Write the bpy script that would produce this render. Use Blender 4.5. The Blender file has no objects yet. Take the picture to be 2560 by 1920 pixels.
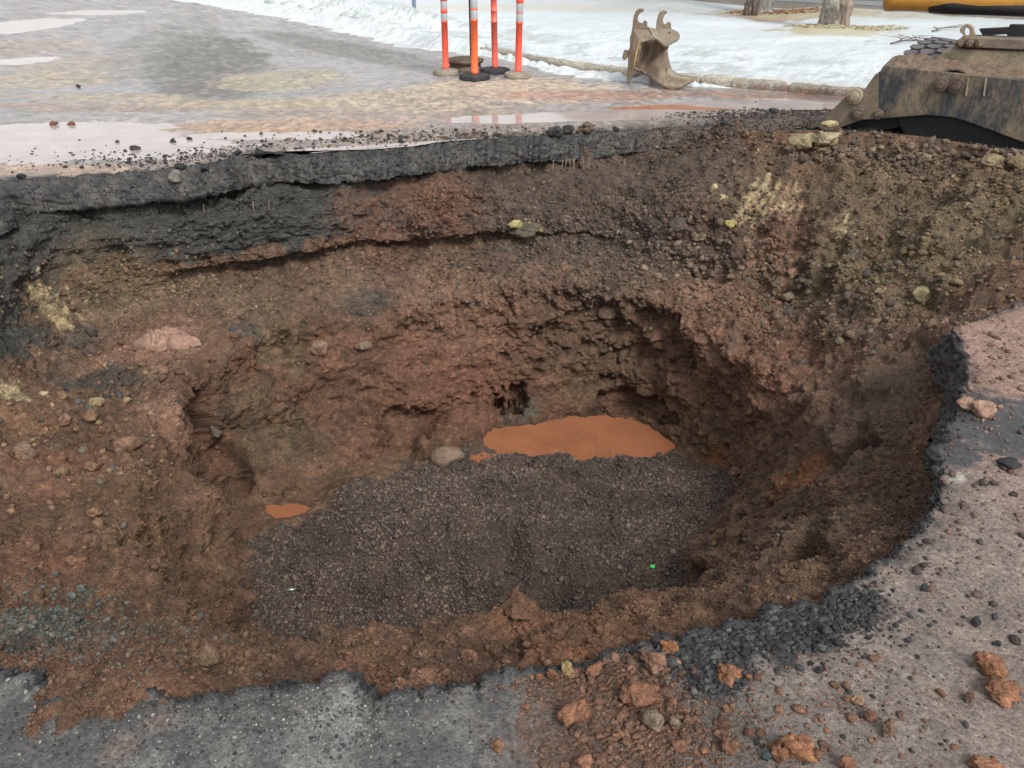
import bpy, bmesh, math, random
import numpy as np
from mathutils import Vector, Matrix
random.seed(7); rng = np.random.default_rng(11)
S = bpy.context.scene
COL = S.collection

# ---------------------------------------------------------------- camera / world / light
CAMH = 1.7; PITCH = math.radians(30.0); FPX = 1967.0; W0, H0 = 2560.0, 1920.0
cam_d = bpy.data.cameras.new("camera"); cam = bpy.data.objects.new("camera", cam_d); COL.objects.link(cam)
cam.location = (0, 0, CAMH); cam.rotation_euler = (math.radians(90) - PITCH, 0, 0)
cam_d.sensor_fit = 'HORIZONTAL'; cam_d.sensor_width = 36.0; cam_d.lens = 36.0 * FPX / W0
cam_d.clip_start = 0.05; cam_d.clip_end = 600
S.camera = cam
SUN_EL, SUN_AZ = 50.0, 150.0
world = bpy.data.worlds.new("World"); S.world = world; world.use_nodes = True
wn = world.node_tree; wn.nodes.clear()
wo = wn.nodes.new('ShaderNodeOutputWorld'); bg = wn.nodes.new('ShaderNodeBackground')
sky = wn.nodes.new('ShaderNodeTexSky'); sky.sky_type = 'NISHITA'; sky.sun_disc = False
sky.sun_elevation = math.radians(SUN_EL); sky.sun_rotation = math.radians(SUN_AZ)
sky.air_density = 1.0; sky.dust_density = 2.5; sky.ozone_density = 1.0
hsv = wn.nodes.new('ShaderNodeHueSaturation'); hsv.inputs['Saturation'].default_value = 0.12
hsv.inputs['Value'].default_value = 1.0
bg.inputs['Strength'].default_value = 0.15
wn.links.new(sky.outputs[0], hsv.inputs['Color']); wn.links.new(hsv.outputs[0], bg.inputs['Color'])
wn.links.new(bg.outputs[0], wo.inputs[0])
sl = bpy.data.lights.new("sun", 'SUN'); sl.energy = 1.5; sl.angle = math.radians(14); sl.color = (1.0, 0.97, 0.93)
so = bpy.data.objects.new("sun", sl); COL.objects.link(so)
so.rotation_euler = (math.radians(90 - SUN_EL), 0, math.radians(180 - SUN_AZ))
S.view_settings.view_transform = 'Standard'; S.view_settings.look = 'None'
S.view_settings.exposure = 0.55; S.view_settings.gamma = 1.0

# ---------------------------------------------------------------- helpers: projection
cp, sp = math.cos(PITCH), math.sin(PITCH)
def ray(px, py):
    u = (px - W0/2)/FPX; v = (H0/2 - py)/FPX
    return np.array([u, cp + v*sp, -sp + v*cp])
def at(px, py, z=0.0):
    d = ray(px, py); t = (z - CAMH)/d[2]
    return np.array([0, 0, CAMH]) + d*t
def aty(px, py, y):
    d = ray(px, py); return np.array([0, 0, CAMH]) + d*(y/d[1])
def project(P):
    x = P[:, 0]; y = P[:, 1]; z = P[:, 2] - CAMH
    dep = y*cp - z*sp; up = y*sp + z*cp
    dd = np.where(dep > 0.05, dep, 1e9)
    return W0/2 + FPX*x/dd, H0/2 - FPX*up/dd, dep

# ---------------------------------------------------------------- noise
def _h(ix, iy, iz, seed):
    h = (ix*374761393 + iy*668265263 + iz*1440662683 + seed*974634777) & 0xffffffff
    h = ((h ^ (h >> 13))*1274126177) & 0xffffffff
    h = ((h ^ (h >> 15))*2246822519) & 0xffffffff
    return (h ^ (h >> 16)) & 0xffffffff
def vn(P, f, seed=0):
    Q = P*f + np.array([13.7, 7.3, 31.1])*(seed*0.37 + 1)
    I = np.floor(Q).astype(np.int64); F = Q - I
    F = F*F*F*(F*(F*6 - 15) + 10)
    r = 0
    for dx in (0, 1):
        wx = F[:, 0] if dx else 1 - F[:, 0]
        for dy in (0, 1):
            wy = F[:, 1] if dy else 1 - F[:, 1]
            for dz in (0, 1):
                wz = F[:, 2] if dz else 1 - F[:, 2]
                r = r + wx*wy*wz*(_h(I[:, 0]+dx, I[:, 1]+dy, I[:, 2]+dz, seed)/4294967295.0)
    return r*2 - 1
_ROT = np.array(Matrix.Rotation(0.8, 3, Vector((0.3, 0.5, 0.8))))
def fbm(P, f, oct=4, seed=0, gain=0.5):
    r = 0; a = 1.0; Q = P.copy()
    for o in range(oct):
        r = r + a*vn(Q, f, seed + o); a *= gain; f *= 2.03; Q = Q @ _ROT.T
    return r
def ridged(P, f, oct=3, seed=0):
    r = 0; a = 1.0; Q = P.copy()
    for o in range(oct):
        r = r + a*(1 - 2*np.abs(vn(Q, f, seed + o))); a *= 0.5; f *= 2.1; Q = Q @ _ROT.T
    return r
def voro(P, f, seed=0):
    """F1, F2 distances and the random value of the nearest cell"""
    Q = P*f; I = np.floor(Q).astype(np.int64)
    f1 = np.full(len(P), 9.0); f2 = np.full(len(P), 9.0); rv = np.zeros(len(P))
    for dx in (-1, 0, 1):
        for dy in (-1, 0, 1):
            for dz in (-1, 0, 1):
                c = [I[:, 0]+dx, I[:, 1]+dy, I[:, 2]+dz]
                d = 0
                for k in range(3):
                    d = d + (c[k] + _h(c[0], c[1], c[2], seed*7 + k)/4294967295.0 - Q[:, k])**2
                d = np.sqrt(d)
                n = d < f1
                f2 = np.where(n, f1, np.minimum(f2, d))
                rv = np.where(n, _h(c[0], c[1], c[2], seed*7 + 5)/4294967295.0, rv)
                f1 = np.where(n, d, f1)
    return f1, f2, rv
def sstep(a, b, x):
    t = np.clip((x - a)/(b - a), 0, 1); return t*t*(3 - 2*t)

# ---------------------------------------------------------------- mesh helpers
def mesh_np(name, V, F, mat=None, smooth=True, cols=None, parent=None, attrs=None):
    V = np.asarray(V, dtype=np.float32); F = np.asarray(F, dtype=np.int32)
    k = F.shape[1]; me = bpy.data.meshes.new(name)
    me.vertices.add(len(V)); me.vertices.foreach_set('co', V.ravel())
    me.loops.add(F.size); me.loops.foreach_set('vertex_index', F.ravel())
    me.polygons.add(len(F)); me.polygons.foreach_set('loop_start', np.arange(0, F.size, k, dtype=np.int32))
    if smooth: me.polygons.foreach_set('use_smooth', np.ones(len(F), dtype=bool))
    me.update(calc_edges=True)
    if cols is not None:
        a = me.attributes.new('Col', 'FLOAT_COLOR', 'POINT')
        c = np.ones((len(V), 4), dtype=np.float32); c[:, :3] = cols; a.data.foreach_set('color', c.ravel())
    for nme, arr in (attrs or {}).items():
        a = me.attributes.new(nme, 'FLOAT', 'POINT'); a.data.foreach_set('value', np.asarray(arr, dtype=np.float32))
    if mat: me.materials.append(mat)
    o = bpy.data.objects.new(name, me); COL.objects.link(o)
    if parent: o.parent = parent
    return o
def tag(o, label=None, cat=None, group=None, kind=None):
    if label: o['label'] = label
    if cat: o['category'] = cat
    if group: o['group'] = group
    if kind: o['kind'] = kind
    return o
def grid_faces(nr, nc, wrap=True):
    i = np.arange(nr - 1)[:, None]; j = np.arange(nc if wrap else nc - 1)[None, :]
    j2 = (j + 1) % nc
    a = i*nc + j; b = i*nc + j2; c = (i+1)*nc + j2; d = (i+1)*nc + j
    return np.stack([a, b, c, d], -1).reshape(-1, 4)
def grid_normals(G):
    du = np.roll(G, -1, 1) - np.roll(G, 1, 1)
    dv = np.gradient(G, axis=0)
    n = np.cross(du, dv); n /= np.linalg.norm(n, axis=2, keepdims=True) + 1e-9
    n *= np.where(n[..., 2:3].mean() < 0, -1, 1)
    return n

# ---------------------------------------------------------------- materials
def mat_new(name):
    m = bpy.data.materials.new(name); m.use_nodes = True
    nt = m.node_tree; b = nt.nodes['Principled BSDF']
    return m, nt, b
def N(nt, t, **kw):
    n = nt.nodes.new(t)
    for k, v in kw.items():
        if k in n.inputs.keys() if hasattr(n.inputs, 'keys') else False: n.inputs[k].default_value = v
        else: setattr(n, k, v)
    return n
def math_n(nt, op, a, b=None, clamp=False):
    n = nt.nodes.new('ShaderNodeMath'); n.operation = op; n.use_clamp = clamp
    for i, v in enumerate((a, b)):
        if v is None: continue
        if isinstance(v, (int, float)): n.inputs[i].default_value = v
        else: nt.links.new(v, n.inputs[i])
    return n.outputs[0]
def ramp(nt, src, stops):
    r = nt.nodes.new('ShaderNodeValToRGB'); e = r.color_ramp.elements
    while len(e) < len(stops): e.new(0.5)
    for el, (p, c) in zip(e, stops):
        el.position = p; el.color = (c, c, c, 1) if isinstance(c, (int, float)) else (*c, 1)
    nt.links.new(src, r.inputs[0]); return r.outputs[0]
def noise_n(nt, co, scale, detail=4, rough=0.55):
    n = nt.nodes.new('ShaderNodeTexNoise'); n.inputs['Scale'].default_value = scale
    n.inputs['Detail'].default_value = detail; n.inputs['Roughness'].default_value = rough
    nt.links.new(co, n.inputs['Vector']); return n.outputs[0]
def voro_n(nt, co, scale, feature='F1'):
    n = nt.nodes.new('ShaderNodeTexVoronoi'); n.feature = feature; n.inputs['Scale'].default_value = scale
    nt.links.new(co, n.inputs['Vector']); return n
def mulcol(nt, c, fac):
    n = nt.nodes.new('ShaderNodeVectorMath'); n.operation = 'MULTIPLY'
    nt.links.new(c, n.inputs[0]); nt.links.new(fac, n.inputs[1]); return n.outputs[0]
def bump_n(nt, h, dist, strength=1.0, nrm=None):
    b = nt.nodes.new('ShaderNodeBump'); b.inputs['Strength'].default_value = strength
    b.inputs['Distance'].default_value = dist; nt.links.new(h, b.inputs['Height'])
    if nrm: nt.links.new(nrm, b.inputs['Normal'])
    return b.outputs[0]

def soil_mat(name, rough=(0.5, 0.85), b1=0.012, b2=0.006, vs=70, fleck=0.5, spec=0.5):
    m, nt, b = mat_new(name)
    tc = nt.nodes.new('ShaderNodeTexCoord'); co = tc.outputs['Object']
    at_ = nt.nodes.new('ShaderNodeAttribute'); at_.attribute_name = 'Col'
    n1 = noise_n(nt, co, 3.5, 6, 0.65); n2 = noise_n(nt, co, 38, 6, 0.7)
    v = voro_n(nt, co, vs); v2 = voro_n(nt, co, vs*2.7)
    f = math_n(nt, 'MULTIPLY', ramp(nt, n1, [(0.3, 0.72), (0.7, 1.28)]), ramp(nt, n2, [(0.3, 0.66), (0.7, 1.34)]))
    vc = nt.nodes.new('ShaderNodeSeparateColor'); nt.links.new(v.outputs['Color'], vc.inputs[0])
    f = math_n(nt, 'MULTIPLY', f, ramp(nt, vc.outputs[0], [(0.0, 1 - 0.45*fleck), (0.8, 1 + 0.2*fleck), (1.0, 1 + 1.1*fleck)]))
    nt.links.new(mulcol(nt, at_.outputs['Color'], f), b.inputs['Base Color'])
    nt.links.new(ramp(nt, n2, [(0.3, rough[0]), (0.7, rough[1])]), b.inputs['Roughness'])
    b.inputs['Specular IOR Level'].default_value = spec
    h = math_n(nt, 'ADD', math_n(nt, 'MULTIPLY', n2, 1.2), math_n(nt, 'MULTIPLY', v.outputs['Distance'], -0.55))
    nb = bump_n(nt, h, b1, 1.0)
    h2 = math_n(nt, 'SUBTRACT', noise_n(nt, co, 180, 4, 0.7), math_n(nt, 'MULTIPLY', v2.outputs['Distance'], 0.6))
    nb = bump_n(nt, h2, b2, 1.0, nb)
    nt.links.new(nb, b.inputs['Normal'])
    return m

# ---------------------------------------------------------------- PIT rings
C = np.array([-0.1, 3.9])
def W(x, y, z): return ('w', x, y, z)
R1 = [(618,1590,-1.5),(604,1400,-1.55),(590,1300,-1.6),(570,1215,-1.62),(690,1215,-1.65),(800,1200,-1.67),(960,1165,-1.72),
      (1090,1140,-1.82),(1200,1110,-1.85),(1320,1080,-1.85),(1450,1055,-1.85),(1560,1062,-1.85),(1660,1105,-1.85),(1735,1150,-1.8),
      (1817,1165,-1.7),(1852,1227,-1.6),(1790,1300,-1.5),(1724,1377,-1.45),
      W(0.75,2.9,-1.45),W(0.3,2.6,-1.45),W(-0.2,2.5,-1.45),W(-0.7,2.5,-1.45),W(-1.15,2.62,-1.48)]
R2 = [(560,1560,-1.25),(560,1400,-1.2),(545,1280,-1.25),(505,1140,-1.35),(560,1090,-1.42),(760,1070,-1.52),(940,1050,-1.62),
      (1080,1040,-1.72),(1200,1010,-1.72),(1330,980,-1.66),(1450,950,-1.62),(1560,950,-1.62),(1680,1000,-1.62),(1770,1050,-1.56),
      (1860,1080,-1.4),(1930,1150,-1.3),(1900,1240,-1.2),(1790,1370,-1.2),
      W(0.75,2.5,-1.1),W(0.3,2.25,-1.0),W(-0.2,2.15,-1.0),W(-0.7,2.15,-1.0),W(-1.2,2.3,-1.05)]
R3 = [(470,1540,-0.52),(340,1400,-0.50),(350,1200,-0.64),(400,1060,-0.84),(440,960,-0.94),(560,872,-0.99),(720,805,-0.98),(900,765,-0.96),
      (1100,740,-0.95),(1300,722,-0.94),(1480,715,-0.94),(1620,745,-0.98),(1730,800,-1.02),(1820,870,-1.04),
      (1950,960,-1.0),(2060,1080,-0.8),(2050,1220,-0.75),(1900,1350,-0.75),(1720,1400,-0.8),
      (1620,1440,-0.72),(1500,1505,-0.42),(1380,1520,-0.3),(1290,1530,-0.27),(1225,1545,-0.27),(1050,1560,-0.28),(860,1582,-0.3),(740,1608,-0.34),(640,1630,-0.42)]
R4 = [(440,1640,-0.25),(200,1560,-0.42),(40,1400,-0.5),(60,1200,-0.7),(130,1010,-0.85),(200,880,-0.95),(190,790,-0.92),(330,745,-0.88),(500,705,-0.86),(700,680,-0.86),
      (900,658,-0.85),(1100,640,-0.85),(1300,635,-0.85),(1500,635,-0.86),(1700,665,-0.88),(1880,720,-0.92),(2000,740,-0.85),
      (2150,850,-0.62),(2250,960,-0.42),(2290,1100,-0.3),(2250,1260,-0.28),(2120,1390,-0.25),(1950,1480,-0.25),(1780,1530,-0.2),
      (1600,1560,-0.17),(1400,1580,-0.17),(1250,1610,-0.15),(1050,1640,-0.15),(860,1645,-0.15),(640,1672,-0.17)]
R5 = [(440,1720,-0.12),(200,1690,-0.14),W(-2.75,2.3,-0.3),W(-3.1,3.0,-0.4),W(-3.3,3.8,-0.5),(25,860,-0.62),(60,720,-0.6),(130,650,-0.55),(330,640,-0.58),(500,620,-0.55),(700,600,-0.55),
      (900,560,-0.55),(1100,540,-0.5),(1300,520,-0.5),(1500,510,-0.5),(1700,520,-0.42),(1880,500,-0.33),(2050,560,-0.36),
      (2200,600,-0.33),(2350,620,-0.25),(2480,680,-0.2),(2400,760,-0.25),(2350,850,-0.34),(2350,960,-0.30),(2310,1080,-0.26),(2300,1200,-0.22),(2260,1350,-0.14),(2140,1430,-0.13),(1980,1510,-0.12),(1780,1570,-0.1),
      (1600,1610,-0.1),(1400,1640,-0.1),(1250,1680,-0.1),(1050,1710,-0.1),(900,1720,-0.1),(640,1730,-0.1)]
R6 = [(440,1750,-0.06),(200,1740,-0.06),W(-3.1,1.9,-0.1),W(-3.35,2.8,-0.1),W(-3.55,3.8,-0.12),W(-3.6,4.6,-0.15),W(-3.55,5.3,-0.17),(150,515,-0.2),(233,517,-0.2),(350,517,-0.2),(505,501,-0.2),(700,482,-0.2),
      (860,463,-0.2),(1122,425,-0.18),(1316,402,-0.17),(1550,372,-0.10),(1720,345,-0.05),(1880,335,-0.03),(2000,335,0.02),(2089,338,0.06),
      (2244,345,0.1),(2400,372,0.13),(2560,407,0.15),(2700,450,0.15),W(3.9,4.9,0.08),W(3.7,4.3,-0.02),(2620,745,-0.06),(2430,800,-0.22),(2410,900,-0.22),(2420,990,-0.2),(2360,1080,-0.17),(2340,1200,-0.15),(2305,1345,-0.08),(2176,1452,-0.08),(1990,1530,-0.08),(1780,1590,-0.08),
      (1600,1630,-0.08),(1400,1670,-0.08),(1250,1705,-0.08),(1090,1735,-0.08),(960,1765,-0.08),(850,1735,-0.08),(640,1755,-0.08)]
def dz_(R, k): return [(q[0], q[1], q[2], q[3]*k) if q[0] == 'w' else (q[0], q[1], q[2]*k) for q in R]
R1 = dz_(R1, 1.13); R2 = dz_(R2, 1.10)
RINGS = [R1, R2, R3, R4, R5, R6]
def ring_eval(R, th):
    A = []
    for q in R:
        p = np.array(q[1:]) if q[0] == 'w' else at(*q)
        d = p[:2] - C; A.append((math.atan2(d[1], d[0]) % (2*math.pi), math.hypot(*d), p[2]))
    A.sort(); A = np.array(A)
    t = np.concatenate([A[:, 0] - 2*math.pi, A[:, 0], A[:, 0] + 2*math.pi])
    r = np.interp(th, t, np.tile(A[:, 1], 3)); z = np.interp(th, t, np.tile(A[:, 2], 3))
    return r, z
def circ_smooth(a, s):
    n = len(a); k = int(s*3) + 1; w = np.exp(-0.5*(np.arange(-k, k+1)/s)**2); w /= w.sum()
    return np.convolve(np.concatenate([a[-k:], a, a[:k]]), w, 'valid')
QUAL = 1.0
NT = int(1700*QUAL)
# more stations on the side next to the camera
_t = np.linspace(0, 2*math.pi, 7201); _dens = 1 + 1.0*np.exp(-0.5*(((_t - 1.5*math.pi))/0.7)**2) + 0.25*np.exp(-0.5*((_t - .5*math.pi)/0.9)**2)
_c = np.concatenate([[0], np.cumsum((_dens[1:] + _dens[:-1])/2)]); _c /= _c[-1]
TH = np.interp(np.arange(NT)/NT, _c, _t)
rs, zs = [], []
for R in RINGS:
    r, z = ring_eval(R, TH); rs.append(circ_smooth(r, 9)); zs.append(circ_smooth(z, 9))
for k in range(1, len(rs)): rs[k] = np.maximum(rs[k], rs[k-1] + 0.02)
rs = [rs[0]*0 + 1e-3] + rs + [rs[-1] + 0.5]
zs = [zs[0]*0 - 1.74] + zs + [zs[-1] - 0.02]
rows = [int(n*QUAL) for n in (110, 90, 130, 110, 110, 90, 8)]
RR, ZZ, BAND = [], [], []
for k, n in enumerate(rows):
    for s in np.arange(n)/n:
        RR.append(rs[k]*(1-s) + rs[k+1]*s); ZZ.append(zs[k]*(1-s) + zs[k+1]*s); BAND.append(k + s)
RR.append(rs[-1]); ZZ.append(zs[-1]); BAND.append(len(rows))
RR = np.array(RR); ZZ = np.array(ZZ); BAND = np.array(BAND)
def smooth_rows(A, s):
    k = int(s*3); w = np.exp(-0.5*(np.arange(-k, k+1)/s)**2); w /= w.sum()
    P = np.concatenate([np.repeat(A[:1], k, 0), A, np.repeat(A[-1:], k, 0)])
    return sum(w[i]*P[i:i+len(A)] for i in range(2*k+1))
RR = smooth_rows(RR, 9*QUAL); ZZ = smooth_rows(ZZ, 9*QUAL)
# the floor: mounded gravel, low wet corner at the back
G = np.stack([C[0] + RR*np.cos(TH)[None, :], C[1] + RR*np.sin(TH)[None, :], ZZ], -1)
NR = G.shape[0]
P = G.reshape(-1, 3); band = np.repeat(BAND, NT); theta = np.tile(TH, NR)
nrm = grid_normals(G).reshape(-1, 3)
big = fbm(P, 1.9, 3, 3); mid = fbm(P, 6.5, 3, 11); fine = fbm(P, 24, 3, 21)
def scoop(c, r, amt, el=(1, 1, 1), hard=0.8, dirn=None, topd=0.0):
    d = np.linalg.norm((P - np.array(c))*np.array(el), axis=1)/r + 0.24*mid + 0.14*big + .10*fine
    w = 1 - sstep(hard, 1.02, d)
    P[:] = P - (nrm if dirn is None else np.array(dirn))*(w*amt*(0.75 + 0.25*(1 - d)))[:, None]
# ---- shaping blobs: (x, y, z, radius, outward push)
def push(P, c, rad, amt, dirn=None, el=(1, 1, 1)):
    d = np.linalg.norm((P - np.array(c))*np.array(el), axis=1)/rad
    w = np.clip(1 - d*d, 0, 1)**2
    P += (nrm if dirn is None else np.array(dirn))*(w*amt)[:, None]
fl = 1 - sstep(0.75, 1.1, band)
P[:, 2] += fl*sstep(.05, .2, band)*(0.055*big + .030*mid)
P[:, 2] += fl*0.16*np.exp(-((P[:, 0] - 0.0)**2/1.3 + (P[:, 1] - 4.15)**2/0.40)) - fl*.22*np.exp(-((P[:, 0] + 0.5)**2/1.6 + (P[:, 1] - 3.1)**2/0.30)) + fl*.07*np.exp(-((P[:, 0] - 0.35)**2/.10 + (P[:, 1] - 3.6)**2/0.12)) + fl*.06*np.exp(-((P[:, 0] + 0.45)**2/.12 + (P[:, 1] - 3.75)**2/0.08))
pc = at(1430, 1110, -2.05)
push(P, (pc[0], pc[1] + 0.08, pc[2]), 0.66, -0.17, (0, 0, 1), (0.72, 1.5, 0.6))
pcs = at(722, 1268, -1.86)
push(P, pcs, 0.24, -0.12, (0, 0, 1), (1, 1.3, 0.3))
# alcoves eaten out of the lower back wall
def S_(px, py, z): return at(px, py, z)
scoop(S_(1480, 900, -1.28), 0.62, 0.12, (0.75, 0.6, 1.15), .7)
scoop(S_(1350, 980, -1.4), 0.48, 0.07, (0.7, 0.5, 1.3), .75)
scoop(S_(1270, 1035, -1.82), 0.21, 0.26, (0.6, 0.5, 1.25), .8)
scoop(S_(1060, 1085, -1.85), 0.24, 0.16, (0.5, 0.5, 1.5), .75)
scoop(S_(1560, 1040, -1.9), 0.2, 0.18, (0.45, 0.5, 1.7), .85)
scoop(S_(1120, 850, -1.2), 0.16, 0.08, (0.7, 0.6, 1.4), .8)
scoop(S_(1490, 775, -1.05), 0.13, 0.10, (0.6, 0.6, 1.6), .8)
scoop(S_(535, 1110, -1.45), 0.28, 0.20, (1.0, 1.0, 0.6), .7)
scoop(S_(860, 1000, -1.6), 0.28, 0.07, (0.5, 0.6, 1.3), .5)
scoop(S_(690, 890, -1.1), 0.2, 0.10, (1.0, 0.6, 1.0), .7)
scoop(S_(2130, 1120, -0.62), 0.15, 0.26, (1.3, 0.9, 0.7), .8)
scoop(S_(2020, 1400, -0.5), 0.10, 0.22, (1.1, 0.9, 0.8), .8)
scoop(S_(2290, 560, -0.4), 0.26, 0.14, (0.55, 0.9, 1.3), .7)
scoop(S_(400, 1470, -0.6), 0.09, 0.14, (1.2, 0.6, 0.6), .8)
scoop(S_(320, 1380, -0.62), 0.06, 0.14, (1.6, 1, 0.5), .8)
scoop(S_(1370, 1620, -0.15), 0.05, 0.06, (1, 1, 1), .7)
push(P, S_(440, 1060, -1.0), 0.32, 0.10); push(P, S_(500, 1280, -1.15), 0.35, 0.10); push(P, S_(560, 1480, -1.25), 0.30, 0.08)
for (qx, qy, qr, qa) in [(2130,1080,.2,.06),(1300,1540,.10,.07),(810,1590,.06,.05),(2060,1380,.14,.05),(500,1000,.16,.06)]:
    push(P, S_(qx, qy, -0.3 if qy > 1500 else -0.7), qr, qa)
push(P, S_(1100, 920, -1.3), 0.25, 0.08, None)
push(P, S_(900, 960, -1.3), 0.3, 0.08, None)
push(P, S_(700, 980, -1.3), 0.25, -0.12, None)
push(P, S_(1300, 700, -0.9), 0.5, 0.05, None)
# ---- natural roughness
thq = theta % (2*math.pi)
backp = sstep(4.2, 5.0, P[:, 1])*(1 - sstep(0.3, 1.3, P[:, 0] + .2*big))
# clay shelf that overhangs the bench, and the hollow under the slab
shelf = backp*sstep(-3.1, -2.3, P[:, 0])*np.exp(-((band - 4.22 - 0.12*big - .06*mid)/0.16)**4)
P[:, :2] -= nrm[:, :2]/(np.linalg.norm(nrm[:, :2], axis=1, keepdims=True) + 1e-6)*(0.17*shelf)[:, None]
under = sstep(5.0, 5.8, P[:, 1])*(1 - sstep(1.5, 2.3, P[:, 0]))*sstep(5.45, 5.7, band + .1*mid)
P[:, 1] += 0.16*under; P[:, 2] -= 0.02*under
wall = sstep(0.9, 1.2, band)*(1 - sstep(6.5, 7, band))
near = sstep(0.0, 3.0, np.linalg.norm(P - np.array([0, 0, 1.7]), axis=1))
rg = ridged(P*np.array([1, 1, 1.6]), 4.2, 3, 31)
strat = fbm(P*np.array([1, 1, 5.0]), 2.6, 4, 41)
f1, f2, rv = voro(P + 0.03*np.stack([mid, fine, big], -1), 9, 3)
g1, g2, gv = voro(P, 24, 5)
steep = 1 - np.abs(nrm[:, 2]); iw_ = sstep(1.0, 1.2, band)*(1 - sstep(2.7, 3.1, band))*sstep(3.3, 4.0, P[:, 1])
h1, h2, hv = voro(P + 0.05*np.stack([big, mid, fine], -1), 4.2, 8)
D = wall*(0.055*big + 0.036*mid + 0.022*rg*steep + 0.026*strat*steep + 0.030*(np.sqrt(np.clip(f2 - f1, 0, 1)) - 0.4)*(0.2 + rv))
inner = sstep(1.0, 1.3, band)*(1 - sstep(3.0, 3.6, band))*(P[:, 1] > 3.4)
D += wall*(1 - .5*(P[:, 1] < 3))*0.05*(rv - .5)*sstep(.02, .14, f2 - f1)*steep
D += wall*(0.05 + 0.045*inner)*(hv - 0.5)*sstep(0.02, 0.18, h2 - h1)*(0.5 + 0.8*steep)
rbank = sstep(1.2, 2.2, P[:, 0])*sstep(4.2, 5.2, P[:, 1])
D += wall*rbank*(0.06*fbm(P, 1.4, 2, 81) + .03*mid + 0.02*(0.55 - voro(P + .06*np.stack([mid, fine, big], -1), 6.5, 83)[0]))
P[:, 2] += rbank*sstep(5.2, 5.7, band)*(1 - sstep(6.4, 6.7, band))*(.05*fbm(P, 3.1, 3, 87) + .05*(.5 - voro(P, 7, 88)[0]))
clump = sstep(-.2, .5, fbm(P, 1.7, 2, 91))*(1 - .6*steep)
D += wall*(0.008*fine + 0.020*(0.5 - g1)*(0.2 + 1.4*gv)*clump)
D += (1 - wall)*(0.014*mid + 0.010*big + 0.004*fine)*(band < 2)
def scrape(cx, cy, z, rad, a0, a1, amp, sc=26):
    i = at(cx, cy, z); va = at(*a1) - at(*a0); va /= np.linalg.norm(va); rel = P - i; al = rel @ va; pe = rel - al[:, None]*va
    n_ = vn(pe*sc + (al*1.6)[:, None]*va, 1.0, 95) + .5*vn(pe*sc*2.2 + (al*2.5)[:, None]*va, 1.0, 96)
    return amp*n_*np.clip(1 - (np.linalg.norm(rel, axis=1)/rad)**2, 0, 1)
D += wall*(scrape(430, 1080, -1.0, .75, (330, 980, -.9), (480, 1180, -1.3), .020) + scrape(540, 1400, -1.3, .8, (480, 1250, -1.1), (570, 1500, -1.6), .014)
   + scrape(1900, 1150, -1.2, .9, (2060, 1060, -.8), (1800, 1260, -1.7), .012) + scrape(1900, 520, -.5, .9, (1900, 450, -.3), (1830, 560, -.7), .016)
   + scrape(60, 860, -.6, .8, (20, 760, -.4), (100, 960, -.9), .02) + scrape(2080, 1380, -.5, .7, (2150, 1340, -.3), (1950, 1440, -.8), .010))
D *= (1 - .34*iw_)
D *= np.where(band > 6.6, 0.0, 1.0)*sstep(0.0, 0.15, band)
P += nrm*D[:, None]
# terracing: thin shelves on the steep back wall
tz = P[:, 2] + 0.05*big
P[:, :2] += (nrm[:, :2])*((0.006*np.sin(tz*38 + 5*mid))*steep*wall*(band > 1.2))[:, None]
PX, PY, PD = project(P)
def surf(px, py, tol=5):
    m = (np.abs(PX - px) < tol) & (np.abs(PY - py) < tol) & (PD > 0.3)
    i = np.nonzero(m)[0]
    if len(i) == 0: return None
    d = PD[i]; k = i[d < d.min() + 0.15]
    return k[np.argmin((PX[k]-px)**2 + (PY[k]-py)**2)]
# ---- colours of the soil layers
nz1 = fbm(P, 2.3, 4, 61); nz2 = fbm(P, 7, 4, 71); nz3 = fbm(P, 20, 3, 77)
col = np.zeros((len(P), 3)); col[:] = (0.138, 0.082, 0.052)
def mix(w, c):
    w = np.clip(w, 0, 1)[:, None]; col[:] = col*(1 - w) + np.array(c)*w
mix(sstep(-0.1, 0.5, nz1)*0.55, (0.178, 0.098, 0.062))
mix(sstep(0.1, 0.6, nz2)*0.6, (0.120, 0.080, 0.052))
_a = at(1010, 1165, -1.90)[:2]; _b = at(600, 1370, -1.76)[:2]; _t2 = (_b - _a)/np.linalg.norm(_b - _a)
side = (P[:, 0] - _a[0])*(-_t2[1]) + (P[:, 1] - _a[1])*_t2[0]
gside = sstep(-0.05, 0.05, side*(-1 if (( C[0]-_a[0])*(-_t2[1]) + (3.3-_a[1])*_t2[0]) > 0 else 1) + 0.08*nz2 + .05*nz3)
gravelw = (1 - sstep(0.93, 1.05, band + 0.06*nz2))*(1 - gside)
mix(gravelw*(P[:, 2] > -2.2), (0.070, 0.051, 0.042))
iw = sstep(1.0, 1.2, band)*(1 - sstep(2.85, 3.1, band + .15*nz2))*sstep(3.3, 4.0, P[:, 1])*(1 - sstep(.9, 1.6, P[:, 0]))
mix(iw*.75, (0.128, 0.070, 0.046)); mix(iw*sstep(.1, .5, nz2 + .5*nz1)*.5, (.165, .085, .055))
bn = sstep(2.95, 3.15, band + .15*nz2)*(1 - sstep(4.2, 4.5, band))*sstep(4.0, 4.8, P[:, 1]); mix(bn*.6, (0.142, 0.102, 0.076))
def blob(px, py, rpx, c, s=1.0, soft=0.5, el=(1, 1, 1), nm=0.45):
    i = surf(px, py)
    if i is None: return
    R = rpx/FPX*PD[i]
    d = np.linalg.norm((P - P[i])*np.array(el), axis=1)/R + nm*0.6*nz2 + nm*0.35*nz3
    mix((1 - sstep(1 - soft, 1 + soft*0.3, d))*s*((1 - gravelw) if True else 1), c)
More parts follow.
